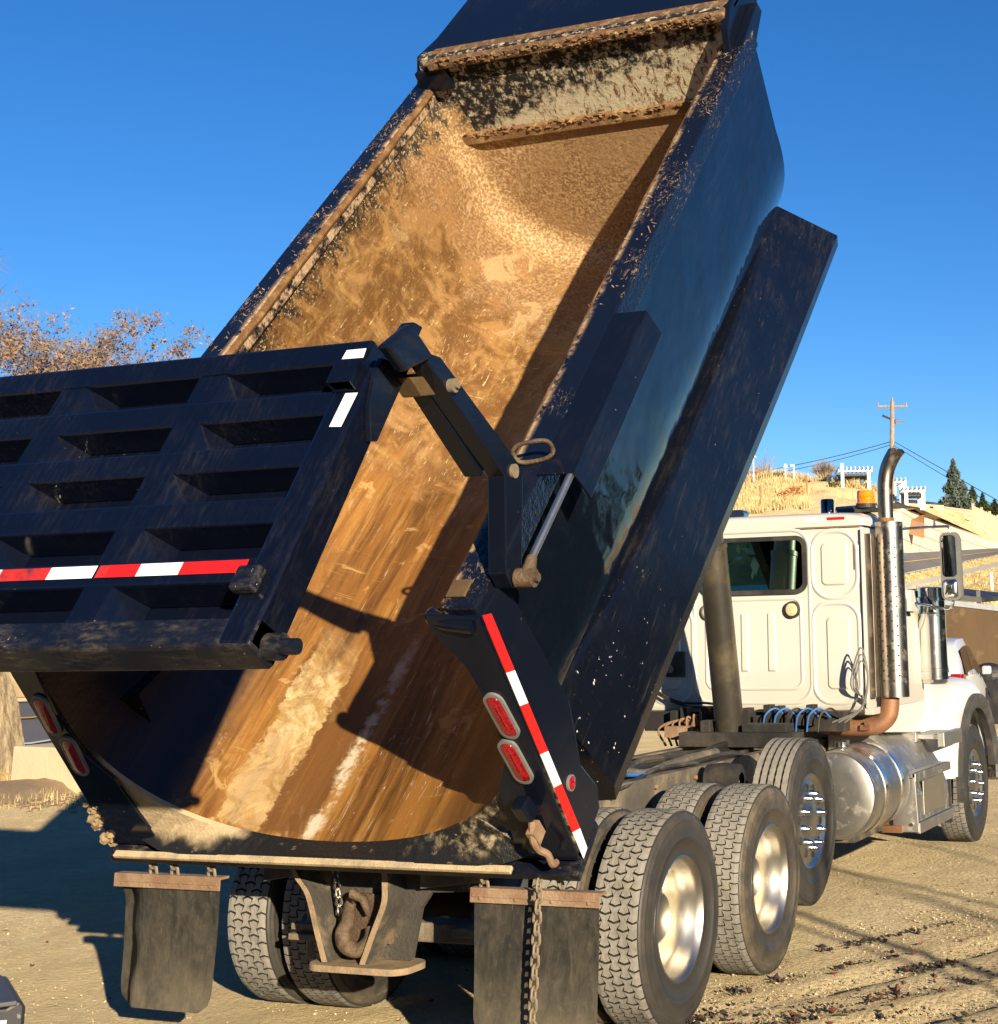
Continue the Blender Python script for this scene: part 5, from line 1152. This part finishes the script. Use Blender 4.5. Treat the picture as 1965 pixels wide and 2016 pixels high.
for i, (px, pt, lab) in enumerate(((1914, 958, 'dark evergreen shrub next to the spruces'), (1934, 972, 'dark evergreen shrub in the middle above vinyl fence'), (1958, 985, 'dark evergreen shrub at the right edge above vinyl fence'))):
    conifer('evergreen_shrub', px, pt, 1025, 153+i*2, 1.5, M['leaf_dark'], lab, 2600, .18, 'dark evergreens above the fence', 9+i)
# bare bushes on the crest
def bare_bush(px, ptop, pbase, t, wid, lab, n, seed, upright=False):
    top, base = at(px, ptop, t), at(px, pbase, t); h = top.z-base.z; base = Vector((top.x, top.y, base.z)); r = np.random.default_rng(seed)
    root = empty('bare_bush', base[:], lab, 'bush', 'bare bushes on the hill crest'); bm = BM()
    for k in range(n):
        a = r.random()*6.283; q = (r.random()**.5)*wid; hh = h*(1-.35*(q/wid)**2)*r.uniform(.6, 1.02); tip = base+Vector((q*math.cos(a), q*math.sin(a), hh))
        mid = base.lerp(tip, .55)+Vector((-q*.12*math.cos(a)*(0 if upright else -1), 0, .1*h)); tube(bm, [base+Vector((r.normal()*.1, r.normal()*.1, 0)), mid, tip], [.03, .016, .006] if upright else [.026, .012, .004], 3, 0, False)
    new_obj('twigs', bm, M['twig_far'], root, I4)
bare_bush(1622, 900, 947, 121, 1.25, 'rounded bare bush on the hill crest', 420, 1)
bare_bush(1506, 880, 945, 124, 1.7, 'tall sparse bare shrub with upright stems on the hill', 26, 2, True)
bare_bush(1497, 905, 948, 122, .9, 'low bare shrub under the cables at the hill crest', 90, 3)
conifer('evergreen_shrub', 1566, 936, 952, 123, .8, M['leaf_dark'], 'small round dark shrub beside the white garden lamps', 900, .14, None, 33)
# garden lamps
M['lampwhite'] = simple('white_lamp_paint', (.80, .78, .72), .4, 0, .08, 3)
for px, pt, pb, lab in ((1483, 896, 950, 'white domed garden lamp at the left, partly behind the bed'), (1546, 916, 950, 'white mushroom garden lamp on the hill'), (1563, 917, 950, 'slim lamp post with a square white head')):
    a, b = at(px, pt, 119), at(px, pb, 119); b = Vector((a.x, a.y, b.z)); root = empty('garden_lamp', b[:], lab, 'lamp', 'garden lamps on the hill')
    bm = BM(); cyl(bm, b, a, .05, None, 6); new_obj('post', bm, M['lampwhite'], root, I4)
    bm = BM()
    if 'square' in lab: box(bm, (a.x-.26, a.y-.10, a.z-.05), (a.x+.02, a.y+.10, a.z+.10))
    else: lathe(bm, [(-.22, .02), (-.20, .24), (-.14, .27), (-.12, .16), (.02, .15), (.10, .09), (.12, .001)], 'z', 14, 0, a)
    new_obj('lamp_head', bm, M['lampwhite'], root, I4, smooth=True, sharp=40)
# timber railing at the left of the hill
M['timber'] = simple('stained_timber', (.34, .17, .075), .8, 0, .25, 3)
ra, rb = at(1440, 930, 121), at(1492, 927, 121); root = empty('timber_railing', at(1466, 955, 121)[:], 'brown timber railing on the hill at the left', 'railing')
bm = BM()
for dz in (0, -.45): cyl(bm, ra+Vector((0, 0, dz)), rb+Vector((0, 0, dz)), .09, None, 5)
new_obj('rail', bm, M['timber'], root, I4)
for k in range(4):
    q = ra.lerp(rb, k/3); bm = BM(); cyl(bm, q+Vector((0, 0, .3)), q-Vector((0, 0, 1.4)), .08, None, 5); new_obj('post', bm, M['timber'], root, I4)
# orange stakes
M['stake'] = simple('orange_brown_stake', (.42, .16, .06), .8)
for px, a0, b0, t, lab in ((1588, 936, 979, 108, 'tall orange stake standing on the bare dirt slope'), (1497, 955, 1012, 100, 'thin pale stake at the left of the dry slope')):
    a, b = at(px, a0, t), at(px, b0, t); bm = BM(); cyl(bm, Vector((a.x, a.y, b.z-.3)), a, .06, None, 6); new_obj('stake', bm, M['stake'], label=lab, cat='stake')
# shrubs
for px, pt, pb, t, lab, mt, n in ((1567, 958, 995, 106, 'upright orange brown shrub left of the dirt path', 'leaf_red', 420), (1543, 968, 1006, 104, 'lower orange brown shrub on the dry slope', 'leaf_red', 420), (1537, 990, 1008, 103, 'olive scrub clump just above the cab roof', 'leaf_olive', 400), (1640, 950, 966, 114, 'olive scrub at the lip of the dirt slope', 'leaf_olive', 260), (1515, 1000, 1012, 101, 'olive scrub clump above the left of the cab roof', 'leaf_olive', 300)):
    a, b = at(px, pt, t), at(px, pb, t); h = a.z-b.z; r = np.random.default_rng(int(px)); c = np.stack([a.x+r.normal(size=n)*h*.26, a.y+r.normal(size=n)*h*.3, b.z+r.uniform(0, h, n)], 1)
    root = empty('shrub', (a.x, a.y, b.z), lab, 'shrub', 'shrubs on the dry slope'); V, F = quads(c, .13, int(px), .5); new_obj('crown', (V, F), M[mt], root, I4)
    bm = BM(); cyl(bm, (a.x, a.y, b.z-.2), (a.x, a.y, b.z+h*.7), .04, .02, 5); new_obj('stem', bm, M['twig'], root, I4)
# dry grass tufts along the crest and slope
def blades(name, spots, hgt, wid, mat, seed):
    r = np.random.default_rng(seed); s = np.asarray(spots); n = len(s); h = hgt*r.uniform(.4, 1.2, n); a = r.uniform(0, 6.283, n); w = wid*r.uniform(.6, 1.3, n); l = r.normal(size=(n, 2))*.22*h[:, None]
    V = np.zeros((n, 3, 3)); V[:, 0] = s; V[:, 1] = s; V[:, 2] = s
    V[:, 0, 0] -= w*np.cos(a); V[:, 0, 1] -= w*np.sin(a); V[:, 1, 0] += w*np.cos(a); V[:, 1, 1] += w*np.sin(a); V[:, 2, :2] += l; V[:, 2, 2] += h; V[:, :2, 2] -= .05
    return new_obj(name, (V.reshape(-1, 3).tolist(), np.arange(3*n).reshape(n, 3).tolist()), mat, kind='stuff')
def on_rows(a, b, n, seed, pxr, fr=(0, 1), dens=None):
    r = np.random.default_rng(seed); out = []
    while len(out) < n:
        px = r.uniform(*pxr); f = r.uniform(*fr)
        if dens and r.random() > dens(px, f): continue
        i = (px-COLS[0])/20; k = int(i); u = i-k; p = ROWS[a][k].lerp(ROWS[a][k+1], u); q = ROWS[b][k].lerp(ROWS[b][k+1], u); out.append(p.lerp(q, f)[:])
    return out
path = lambda px, f: .02 if (1578+(1-f)*20 < px < 1690+(1-f)*60 and f < .93) else 1
blades('dry_grass', on_rows('h1', 'h2', 15000, 1, (1400, 1760), (.05, 1), path), .42, .03, M['straw_blade'], 2)
blades('dry_grass', on_rows('h1', 'h2', 2600, 7, (1440, 1740), (.93, 1), lambda px, f: .25 if 1590 < px < 1668 else 1), .8, .04, M['straw_blade'], 8)
blades('dry_grass', on_rows('gb', 'swn', 9000, 3, (1720, 1990), (.0, 1)), .13, .02, M['straw_blade'], 4)
blades('dry_grass', on_rows('swf', 'rn', 2500, 5, (1720, 1990)), .12, .02, M['straw_blade'], 6)
blades('dry_grass', on_rows('gb', 'swn', 2600, 9, (-60, 330), (0, 1)), .10, .005, M['straw_blade'], 10)

# pergolas
M['vinyl'] = simple('white_vinyl', (.80, .76, .68), .5, 0, .06, 2); M['shade'] = simple('grey_shade_cloth', (.085, .085, .09), .9)
def pergola(px0, px1, ptop, pbase, t, depth, lab, cloth=True, posts=2):
    a, b = at(px0, ptop, t), at(px1, ptop, t); zb = at((px0+px1)/2, pbase, t).z; dv = (b-a); dv.z = 0; L = dv.length; dv.normalize(); nv = Vector((-dv.y, dv.x, 0)); zt = (a.z+b.z)/2
    root = empty('pergola', ((a.x+b.x)/2, (a.y+b.y)/2, zb), lab, 'pergola', 'white pergolas on the hill')
    MW = Matrix(((dv.x, nv.x, 0, a.x), (dv.y, nv.y, 0, a.y), (0, 0, 1, 0), (0, 0, 0, 1)))
    for k in range(posts):
        for y in (0, depth):
            bm = BM(); x = lerp(L*.12, L*.88, k/max(1, posts-1)); box(bm, (x-.13, y-.13, zb-.4), (x+.13, y+.13, zt-.15)); new_obj('post', bm, M['vinyl'], root, MW)
    bm = BM()
    for y in (0, depth): box(bm, (0, y-.06, zt-.22), (L, y+.06, zt-.02))
    new_obj('beam', bm, M['vinyl'], root, MW)
    bm = BM()
    for k in range(int(L/.32)+1): x = k*.32; box(bm, (x-.03, -.5, zt-.02), (x+.03, depth+.5, zt+.12))
    new_obj('rafters', bm, M['vinyl'], root, MW)
    if cloth: bm = BM(); box(bm, (.1, 0, zt-.50), (L-.1, depth, zt-.46)); prism(bm, [(.0, zt-.45), (depth, zt-.1), (depth, zt-.2), (.0, zt-.55)], 'x', .1, L-.1); new_obj('shade_cloth', bm, M['shade'], root, MW)
pergola(1650, 1718, 923, 968, 116, 3.5, 'white pergola with grey shade cloth left of the exhaust stack')
pergola(1757, 1784, 945, 990, 117, 3.0, 'narrow white pergola just right of the exhaust stack', False)
pergola(1778, 1822, 962, 994, 113, 2.6, 'low white pergola with dark roof right of the stack')
def post(px, a0, b0, t, w, lab):
    a, b = at(px, a0, t), at(px, b0, t); bm = BM(); box(bm, (a.x-w, a.y-w, b.z), (a.x+w, a.y+w, a.z)); new_obj('white_post', bm, M['vinyl'], label=lab, cat='post', group='white posts on the hill', bevel=.02)
post(1658, 912, 958, 115, .11, 'tall white post standing in front of the left pergola'); 
for k in range(9): post(1630+k*8, 934+k*2.2, 956+k*2, 117+k*.1, .06, 'one of the short white posts below the left pergola')
# sheds, silt fence, tan wall, vinyl fence, upper retaining wall
M['tan'] = simple('tan_stucco', (.55, .42, .28), .9, 0, .15, 1.2, .1); M['shedroof'] = simple('brown_shed_roof', (.16, .075, .05), .8); M['tanwall'] = blockmat('tan_block_wall', (.56, .43, .28), (.50, .38, .25), (.42, .32, .22), 1.0, .4, 1.2)
M['soil'] = simple('red_brown_soil', (.34, .17, .075), .95, 0, .3, .6)
def boxbetween(bm, a, b, ztop, zbot, depth, mi=0):
    d = Vector((b.x-a.x, b.y-a.y, 0)).normalized(); n = Vector((-d.y, d.x, 0))*depth
    prism(bm, [(a.x, a.y), (b.x, b.y), (b.x+n.x, b.y+n.y), (a.x+n.x, a.y+n.y)], 'z', zbot, ztop, mi)
a, b = at(1782, 987, 121), at(1858, 984, 124); root = empty('shed', ((a.x+b.x)/2, (a.y+b.y)/2, at(1820, 1016, 122).z), 'tan shed with low brown roof above the retaining wall', 'shed')
zt = at(1830, 989, 122).z; zb = at(1830, 1030, 122).z; bm = BM(); boxbetween(bm, a, b, zt, zb, 3.0); new_obj('wall', bm, M['tan'], root, I4)
bm = BM(); d = (b-a); d.z = 0; d.normalize(); n_ = Vector((-d.y, d.x, 0)); a2, b2 = a-d*.3-n_*.3, b+d*.3-n_*.3
vs = [bm.verts.new(p) for p in (Vector((a2.x, a2.y, zt-.02)), Vector((b2.x, b2.y, zt-.02)), Vector((b2.x, b2.y, zt+.02))+n_*3.6+Vector((0, 0, .55)), Vector((a2.x, a2.y, zt+.02))+n_*3.6+Vector((0, 0, .55)))]
f = bm.faces.new(vs); bmesh.ops.solidify(bm, geom=[f], thickness=.14); new_obj('roof', bm, M['shedroof'], root, I4)
bm = BM(); q = a.lerp(b, .62); q2 = a.lerp(b, .72); boxbetween(bm, q-n_*.02, q2-n_*.02, zt-.25, zb+.3, .03); new_obj('window', bm, M['glass'], root, I4)
bm = BM(); P = [(1757, 990, 1002), (1775, 991, 1003), (1790, 996, 1008), (1812, 999, 1012)]
loft(bm, [[at(px, y0, 104) for px, y0, y1 in P], [at(px, y1, 104) for px, y0, y1 in P], [at(px, y1, 104.1) for px, y0, y1 in P], [at(px, y0, 104.1) for px, y0, y1 in P]], False, 0); new_obj('silt_fence', bm, M['rubber_dark'], label='black silt fence below the pergolas', cat='fence')
bm = BM(); P = [(1725, 1003, 1030), (1756, 1003, 1022), (1785, 1006, 1020), (1820, 1012, 1030)]
loft(bm, [[at(px, y0, 103) for px, y0, y1 in P], [at(px, y1, 97) for px, y0, y1 in P], [at(px, y1+30, 95) for px, y0, y1 in P]], False, 0); new_obj('soil_slope', bm, M['soil'], kind='structure')
bm = BM(); a, b = at(1860, 997, 132), at(1916, 995, 137); boxbetween(bm, a, b, a.z, at(1880, 1075, 134).z, .3); new_obj('tan_wall', bm, M['tanwall'], label='tan block wall in front of the spruce', cat='wall')
bm = BM(); a, b = at(1916, 994, 137), at(1990, 1028, 147); zb = at(1940, 1075, 142).z
n = 14
for k in range(n):
    p, q = a.lerp(b, k/n), a.lerp(b, (k+.96)/n); boxbetween(bm, p, q, p.z-.1, zb, .08)
vf = new_obj('vinyl_fence', bm, M['tan'], label='tan vinyl panel fence stepping down at the right edge', cat='fence')
for k in range(0, n+1, 3):
    p = a.lerp(b, k/n); bm = BM(); box(bm, (p.x-.11, p.y-.16, zb), (p.x+.11, p.y-.02, p.z+.12)); new_obj('post', bm, M['tan'], vf, I4)
bm = BM(); P = [(1922, 1030), (1965, 1052), (2010, 1075)]; rings = []
for px, y0 in P:
    t = 148+(px-1922)*.1; p = at(px, y0, t); q = at(px, y0+26, t); d = Vector((p.x-C.x, p.y-C.y, 0)).normalized()*.8; rings.append([p, p+d, q+d, q-Vector((0, 0, 2))])
loft(bm, rings, True, 0, True); new_obj('fence_footing_wall', bm, M['block'], label='pale block wall under the vinyl fence', cat='retaining wall')
# marker post on the grass bank
a, b = at(1952, 1127, 60), at(1952, 1152, 60); bm = BM(); box(bm, (a.x-.05, a.y-.03, b.z-.2), (a.x+.05, a.y+.03, a.z)); new_obj('marker_post', bm, M['lampwhite'], label='thin white marker post in the dry grass beside the mirror', cat='post')

# ================================================================ YARD OBJECTS
def brownwall():
    g = NG('stained_brown_wall'); n = g.noise(1, 6, .7, g.map((2.2, 2.2, .5))); m = g.noise(3, 5, .6); c = g.mix(n, (.055, .035, .02), (.13, .083, .045)); c = g.mix(g.math('MULTIPLY', g.step(m, .55, .7), .4), c, (.20, .14, .08)); return g.out(c, .9, 0, .2)
M['brownwall'] = brownwall(); M['cap'] = simple('blue_grey_cap', (.26, .28, .30), .6)
a, b = at(1836, 1188, 32), at(2060, 1214, 34); root = empty('yard_wall', ((a.x+b.x)/2, (a.y+b.y)/2, 0), 'long brown stained wall at the back of the yard', 'wall')
bm = BM(); rings = [[Vector((p.x, p.y, -.1)), Vector((p.x, p.y, p.z)), Vector((p.x-.1, p.y+.3, p.z)), Vector((p.x-.1, p.y+.3, -.1))] for p in (a, b)]; loft(bm, rings, True, 0, True); new_obj('panel', bm, M['brownwall'], root, I4)
bm = BM(); rings = [[Vector((p.x, p.y-.06, p.z+.0)), Vector((p.x, p.y-.06, p.z+.11)), Vector((p.x-.1, p.y+.36, p.z+.11)), Vector((p.x-.1, p.y+.36, p.z+.0))] for p in (a, b)]; loft(bm, rings, True, 0, True); new_obj('cap_rail', bm, M['cap'], root, I4)
# black rack above the wall
root = empty('steel_rack', at(1862, 1215, 36)[:], 'black flat steel rack standing behind the brown wall', 'rack')
bm = BM(); a, b = at(1786, 1160, 36), at(1933, 1176, 36); d = Vector((.3, 3.0, .1)); loft(bm, [[a, b, b+d, a+d], [a-Vector((0, 0, .16)), b-Vector((0, 0, .12)), b+d-Vector((0, 0, .1)), a+d-Vector((0, 0, .16))]], True, 0, True); new_obj('deck', bm, M['rubber_dark'], root, I4)
bm = BM()
for px in (1790, 1833, 1926): p = at(px, 1163, 36.1); box(bm, (p.x-.04, p.y-.04, .0), (p.x+.04, p.y+.04, p.z))
new_obj('leg', bm, M['grommet'], root, I4)
# the parked car seen past the fender
def car():
    O_ = at(1897, 1345, 26.5); O_.z = 0
    root = empty('parked_car', O_[:], 'silver white hatchback parked beyond the fender of the truck', 'car', rz=R_(6))
    T = WM[root.name] @ Matrix.Translation((-.88, 0, 0))    # x right, y forward, rear at y=0, right side at x=.88
    paint = simple('silver_car_paint', (.62, .63, .65), .22, .35, .05, 3)
    def P(name, bm, m, par=root, **kw): return new_obj(name, bm, m, par, T, **kw)
    bm = BM(); prof = [(0.0, .38, .82), (.0, .75, .84), (.06, 1.02, .85), (.5, 1.06, .88), (2.6, 1.04, .89), (3.2, .98, .88), (4.1, .80, .84), (4.35, .62, .78), (4.4, .38, .76)]
    rings = []
    for y, z, hw in prof:
        rings.append([(-hw*.96, y, .30), (-hw, y, .45), (-hw*1.0, y, z*.75), (-hw*.95, y, z), (0, y, z+.03), (hw*.95, y, z), (hw*1.0, y, z*.75), (hw, y, .45), (hw*.96, y, .30)])
    loft(bm, rings, True, 0, True); P('body', bm, paint, smooth=True, sharp=60)
    bm = BM(); rings = []
    for y, zb, zt, hb, ht in ((.12, 1.0, 1.02, .80, .78), (.45, 1.02, 1.58, .82, .66), (.9, 1.03, 1.70, .84, .66), (1.9, 1.03, 1.72, .84, .66), (2.5, 1.02, 1.58, .83, .64), (3.25, .97, 1.0, .80, .76)):
        rings.append([(-hb, y, zb), (-(hb+ht)/2-.03, y, (zb+zt)/2), (-ht, y, zt), (0, y, zt+.04*(zt > 1.3)), (ht, y, zt), ((hb+ht)/2+.03, y, (zb+zt)/2), (hb, y, zb)])
    loft(bm, rings, False, 0); rf = P('roof', bm, paint, smooth=True, sharp=60)
    for sx in (1, -1):
        bm = BM(); pl = [(.62, 1.08), (.70, 1.52), (1.55, 1.60), (1.55, 1.08)]; pl2 = [(1.60, 1.08), (1.60, 1.60), (2.15, 1.56), (2.75, 1.24), (2.95, 1.08)]
        for q in (pl, pl2):
            bm.faces.new([bm.verts.new((sx*(.86-(z-1.03)*.25+.015), y, z)) for y, z in q])
        P('side_window', bm, M['glass'], rf)
    for sx in (1, -1):
        bm = BM(); prism(bm, [(sx*.86, .86), (sx*.66, .86), (sx*.66, 1.13), (sx*.85, 1.13)], 'y', -.03, .06); prism(bm, [(-.02, .86), (.30, .88), (.28, 1.12), (-.02, 1.13)], 'x', sx*.85, sx*.90); P('tail_light', bm, M['lens_red'], bevel=.02)
        bm = BM(); box(bm, (min(sx*.90, sx*1.08), 2.62, 1.04), (max(sx*.90, sx*1.08), 2.76, 1.20)); P('side_mirror', bm, paint, bevel=.04)
    bm = BM(); prism(bm, [(-.62, 1.12), (.62, 1.12), (.56, 1.5), (-.56, 1.5)], 'y', .20, .30); P('rear_window', bm, M['glass'])
    for y in (.85, 3.55):
        for sx in (1, -1):
            bm = BM(); lathe(bm, [(.70*sx, .22), (.70*sx, .32), (.86*sx, .335), (.895*sx, .30), (.89*sx, .21)], 'x', 28, 0, (0, y, .335)); w = P('wheel', bm, M['rubber_dark'], smooth=True, sharp=40)
            bm = BM(); lathe(bm, [(.888*sx, .215), (.870*sx, .19), (.865*sx, .08), (.885*sx, .05), (.885*sx, .001)], 'x', 20, 0, (0, y, .335)); P('rim', bm, M['alu'], w, smooth=True)
            bm = BM(); lathe(bm, [(.80*sx, .40), (.905*sx, .40), (.91*sx, .36), (.80*sx, .36)], 'x', 28, 0, (0, y, .36)); P('wheel_arch', bm, M['rubber_dark'], smooth=True)
car()
# utility trailer with a white spoked wheel at the right edge
def trailer():
    O_ = at(1953, 1350, 31.5); root = empty('utility_trailer', (O_.x, O_.y, 0), 'grey utility trailer with white spoked wheel at the right edge', 'trailer'); T = WM[root.name]
    def P(name, bm, m, par=root, **kw): return new_obj(name, bm, m, par, T, **kw)
    steel = simple('grey_trailer_steel', (.20, .21, .22), .5, .3)
    bm = BM(); lathe(bm, [(-.2, .20), (-.2, .33), (-.02, .345), (.0, .31), (0, .21)], 'x', 30, 0, (0, 0, .345)); w = P('wheel', bm, M['rubber_dark'], smooth=True, sharp=40)
    bm = BM(); lathe(bm, [(.0, .215), (-.02, .20), (-.01, .12), (.02, .06), (.02, .001)], 'x', 24, 0, (0, 0, .345))
    for k in range(8):
        a = k*math.pi/4; cyl(bm, (-.012, .155*math.cos(a), .345+.155*math.sin(a)), (.006, .155*math.cos(a), .345+.155*math.sin(a)), .022, None, 8, 1)
    P('rim', bm, [M['lampwhite'], M['groove']], w, smooth=True, sharp=40)
    bm = BM(); n = 16; rings = []
    for k in range(n+1):
        a = math.pi*k/n; rings.append([(x, r*math.cos(a), .36+r*math.sin(a)) for x, r in ((-.24, .42), (.06, .42), (.07, .39), (-.24, .40))])
    loft(bm, rings, True, 0, True); P('fender', bm, steel, smooth=True, sharp=40)
    bm = BM(); box(bm, (-1.7, -1.6, .50), (-.25, 2.2, .58)); box(bm, (-.30, -1.6, .58), (-.25, 2.2, .95)); box(bm, (-.25, -1.65, .55), (1.2, -1.5, .65)) if False else None; P('deck', bm, steel)
    bm = BM(); lathe(bm, [(-2.0, .20), (-2.0, .33), (-1.82, .345), (-1.8, .31), (-1.8, .2)], 'x', 30, 0, (0, 0, .345)); P('wheel', bm, M['rubber_dark'], smooth=True)
    bm = BM(); box(bm, (.1, -1.2, .40), (.16, -1.0, .52)); P('marker_lamp', bm, M['lens_red'])
trailer()
bm = BM(); c0 = at(1938, 1300, 31); s_ = bmesh.ops.create_uvsphere(bm, u_segments=20, v_segments=12, radius=.38, matrix=Matrix.Translation((c0.x, c0.y+.4, .92)) @ Matrix.Diagonal((1.0, .7, .75, 1))); box(bm, (c0.x-.3, c0.y+.15, 0), (c0.x+.3, c0.y+.65, .9)); new_obj('covered_grill', bm, M['rubber_dark'], label='dark covered hump against the brown wall', cat='covered grill', bevel=.05)
# concrete block at the left
def blk():
    g = NG('pale_concrete_block'); n = g.noise(3, 6, .7); c = g.mix(n, (.52, .41, .25), (.68, .56, .37)); g.bump(n, .5, .03); return g.out(c, .95, 0, .1)  # two pale cream tones mixed by noise
bm = BM(); a, b = Vector((-12.9, 9.3, 0)), Vector((-11.25, 9.0, 0)); d = (b-a); d.z = 0; d.normalize(); n_ = Vector((-d.y, d.x, 0)); boxbetween(bm, Vector((a.x, a.y, 0)), Vector((b.x, b.y, 0)), .57, -.1, .6)
new_obj('concrete_block', bm, blk(), label='pale concrete block between oak trunk and the dump bed', cat='concrete block', bevel=.03)
c0 = Vector((-11.2, 8.2, 0)); sp = [(c0.x+random.gauss(0, .9), c0.y+random.gauss(0, .6), .02) for _ in range(700)]; blades('dry_grass', sp, .11, .006, M['straw_blade'], 21)
sp = [(c0.x-1.1+random.gauss(0, .25), c0.y-.1+random.gauss(0, .25), .02) for _ in range(260)]; M['green_blade'] = leafmat('green_grass_blades', (.06, .09, .02), (.16, .18, .05)); blades('green_grass', sp, .14, .009, M['green_blade'], 22)
bm = BM()
for k in range(420):
    p = Vector((c0.x+random.gauss(0, 1.3), c0.y+random.gauss(-.1, .45), .01)); s = random.uniform(.02, .07); bmesh.ops.create_icosphere(bm, subdivisions=1, radius=s, matrix=Matrix.Translation(p) @ Matrix.Diagonal((1, random.uniform(.6, 1.3), .6, 1)))
new_obj('rubble', bm, M['mud'], smooth=True, kind='stuff')
# dirt berm along the left edge of the yard
bm = BM(); rings = []
for i, cx in enumerate(COLS):
    if -500 <= cx <= 640:
        g_ = ROWS['gb'][i]; d = Vector((g_.x-C.x, g_.y-C.y, 0)).normalized(); rings.append([Vector((g_.x, g_.y, 0))-d*1.9+Vector((0, 0, -.03)), Vector((g_.x, g_.y, 0))-d*(1.1+random.uniform(-.2, .2))+Vector((0, 0, .14+random.uniform(-.05, .05))), Vector((g_.x, g_.y, 0))-d*.3+Vector((0, 0, .18+random.uniform(-.05, .05))), Vector((g_.x, g_.y, .15))+d*.4])
loft(bm, rings, False, 0); new_obj('dirt_berm', bm, M['soil2'] if 'soil2' in M else simple('bare_dirt', (.30, .205, .11), .95, 0, .4, 3, .8), smooth=True, kind='structure')
# corner of a black equipment case in the lower left
O_ = at(52, 1968, 5.2)
root = empty('equipment_case', (O_.x-.4, O_.y-.2, 0), 'black framed equipment case with silver panel at the lower left corner', 'case', rz=R_(52)); T = Matrix.Translation(O_) @ Matrix.Rotation(R_(52), 4, 'Z')
def P(name, bm, m, **kw): return new_obj(name, bm, m, root, T, **kw)
M['case'] = simple('black_case', (.016, .016, .018), .4, 0, .2, 9); 
bm = BM(); prism(bm, [(-.9, -.005), (-.06, -.02), (-.02, 0), (0, -.02), (0, -.62), (-.9, -.62)], 'y', 0, .5); P('shell', bm, M['case'], bevel=.01)
bm = BM(); box(bm, (-.9, -.02, -.012), (-.03, .48, .004)); P('lid', bm, simple('grey_case_lid', (.055, .055, .06), .45), bevel=.004)
bm = BM(); box(bm, (-.9, -.006, -.6), (-.055, -.001, -.055)); P('panel', bm, M['alu'], bevel=.002)
bm = BM(); cyl(bm, (-.02, -.008, -.05), (-.02, .0, -.05), .006, None, 10); P('rivet', bm, M['chrome'])
bm = BM(); tube(bm, smooth_path([(.03, .1, -.16), (.06, .12, -.145), (.10, .1, -.15), (.14, .16, -.145), (.16, .1, -.20)], 6), .012, 8); P('handle_strap', bm, M['case'], smooth=True)

# pebbles and fallen leaves on the yard
def scatter(n, seed, xr, yr): 
    r = np.random.default_rng(seed); return np.stack([r.uniform(*xr, n), r.uniform(*yr, n), np.zeros(n)], 1)
def pebbles(name, c, smin, smax, mats, seed):
    r = np.random.default_rng(seed); n = len(c); base = np.array([(1, 0, 0), (-1, 0, 0), (0, 1, 0), (0, -1, 0), (0, 0, 1), (0, 0, -1)], float); fc = np.array([(0, 2, 4), (2, 1, 4), (1, 3, 4), (3, 0, 4), (2, 0, 5), (1, 2, 5), (3, 1, 5), (0, 3, 5)])
    s = smin+(smax-smin)*r.random(n)**3; V = base[None]*s[:, None, None]*r.uniform(.5, 1.4, (n, 6, 1)); V[:, :, 2] *= .65; V += r.normal(size=V.shape)*s[:, None, None]*.18; V += c[:, None]
    F = (fc[None]+6*np.arange(n)[:, None, None]).reshape(-1, 3); o = new_obj(name, (V.reshape(-1, 3).tolist(), F.tolist()), mats, kind='stuff')
    mi = np.repeat(r.integers(0, len(mats), n), 8).astype(np.int32); o.data.polygons.foreach_set('material_index', mi); return o
PM = [simple('pale_pebble', (.62, .50, .30), .9, 0, .2, 3), simple('tan_pebble', (.46, .34, .17), .9, 0, .2, 3), simple('grey_pebble', (.36, .31, .22), .9, 0, .2, 3)]
pebbles('gravel', np.concatenate([scatter(16000, 1, (.2, 4.2), (-1.5, 4.5)), scatter(6000, 2, (-5, .2), (-3.5, 1.5)), scatter(5000, 3, (-3, 3.5), (3, 12))]), .0025, .010, PM, 3)
M['dead_leaf'] = simple('red_brown_fallen_leaf', (.12, .035, .018), .8, 0, .5, 20); M['bark_bit'] = simple('dark_bark_bits', (.025, .017, .012), .9, 0, .4, 20)
c = np.concatenate([scatter(230, 5, (.6, 3.6), (-1, 5)), scatter(90, 6, (-5, .4), (-2.5, 1.2))]); c[:, 2] = .012
V, F = quads(c, .032, 5, .4); 
V = [(x, y, .008+abs(z-.012)*.5) for x, y, z in V]; new_obj('fallen_leaves', (V, F), M['dead_leaf'], kind='stuff')
r = np.random.default_rng(77); sp = []
for (x0, y0, dx, dy, n, w) in ((1.15, .75, .55, 1.0, 150, .05), (1.55, -.1, .4, 1.0, 300, .11), (2.1, .6, .35, 1, 200, .10), (1.3, 1.9, .5, 1, 160, .04), (1.95, 1.55, .2, .2, 190, .05), (2.5, .2, .5, 1, 150, .12), (1.0, -.3, .3, .6, 180, .07)):
    t = r.random(n)**1.3; keep = np.sin(t*19+x0*7) > -.35; t = t[keep]; sp.append(np.stack([x0+dx*t*1.2+r.normal(size=len(t))*w, y0+dy*t*1.2+r.normal(size=len(t))*w, np.full(len(t), .012)], 1))
pebbles('mulch', np.concatenate(sp), .005, .026, [M['bark_bit']]*5+[M['dead_leaf']], 8)
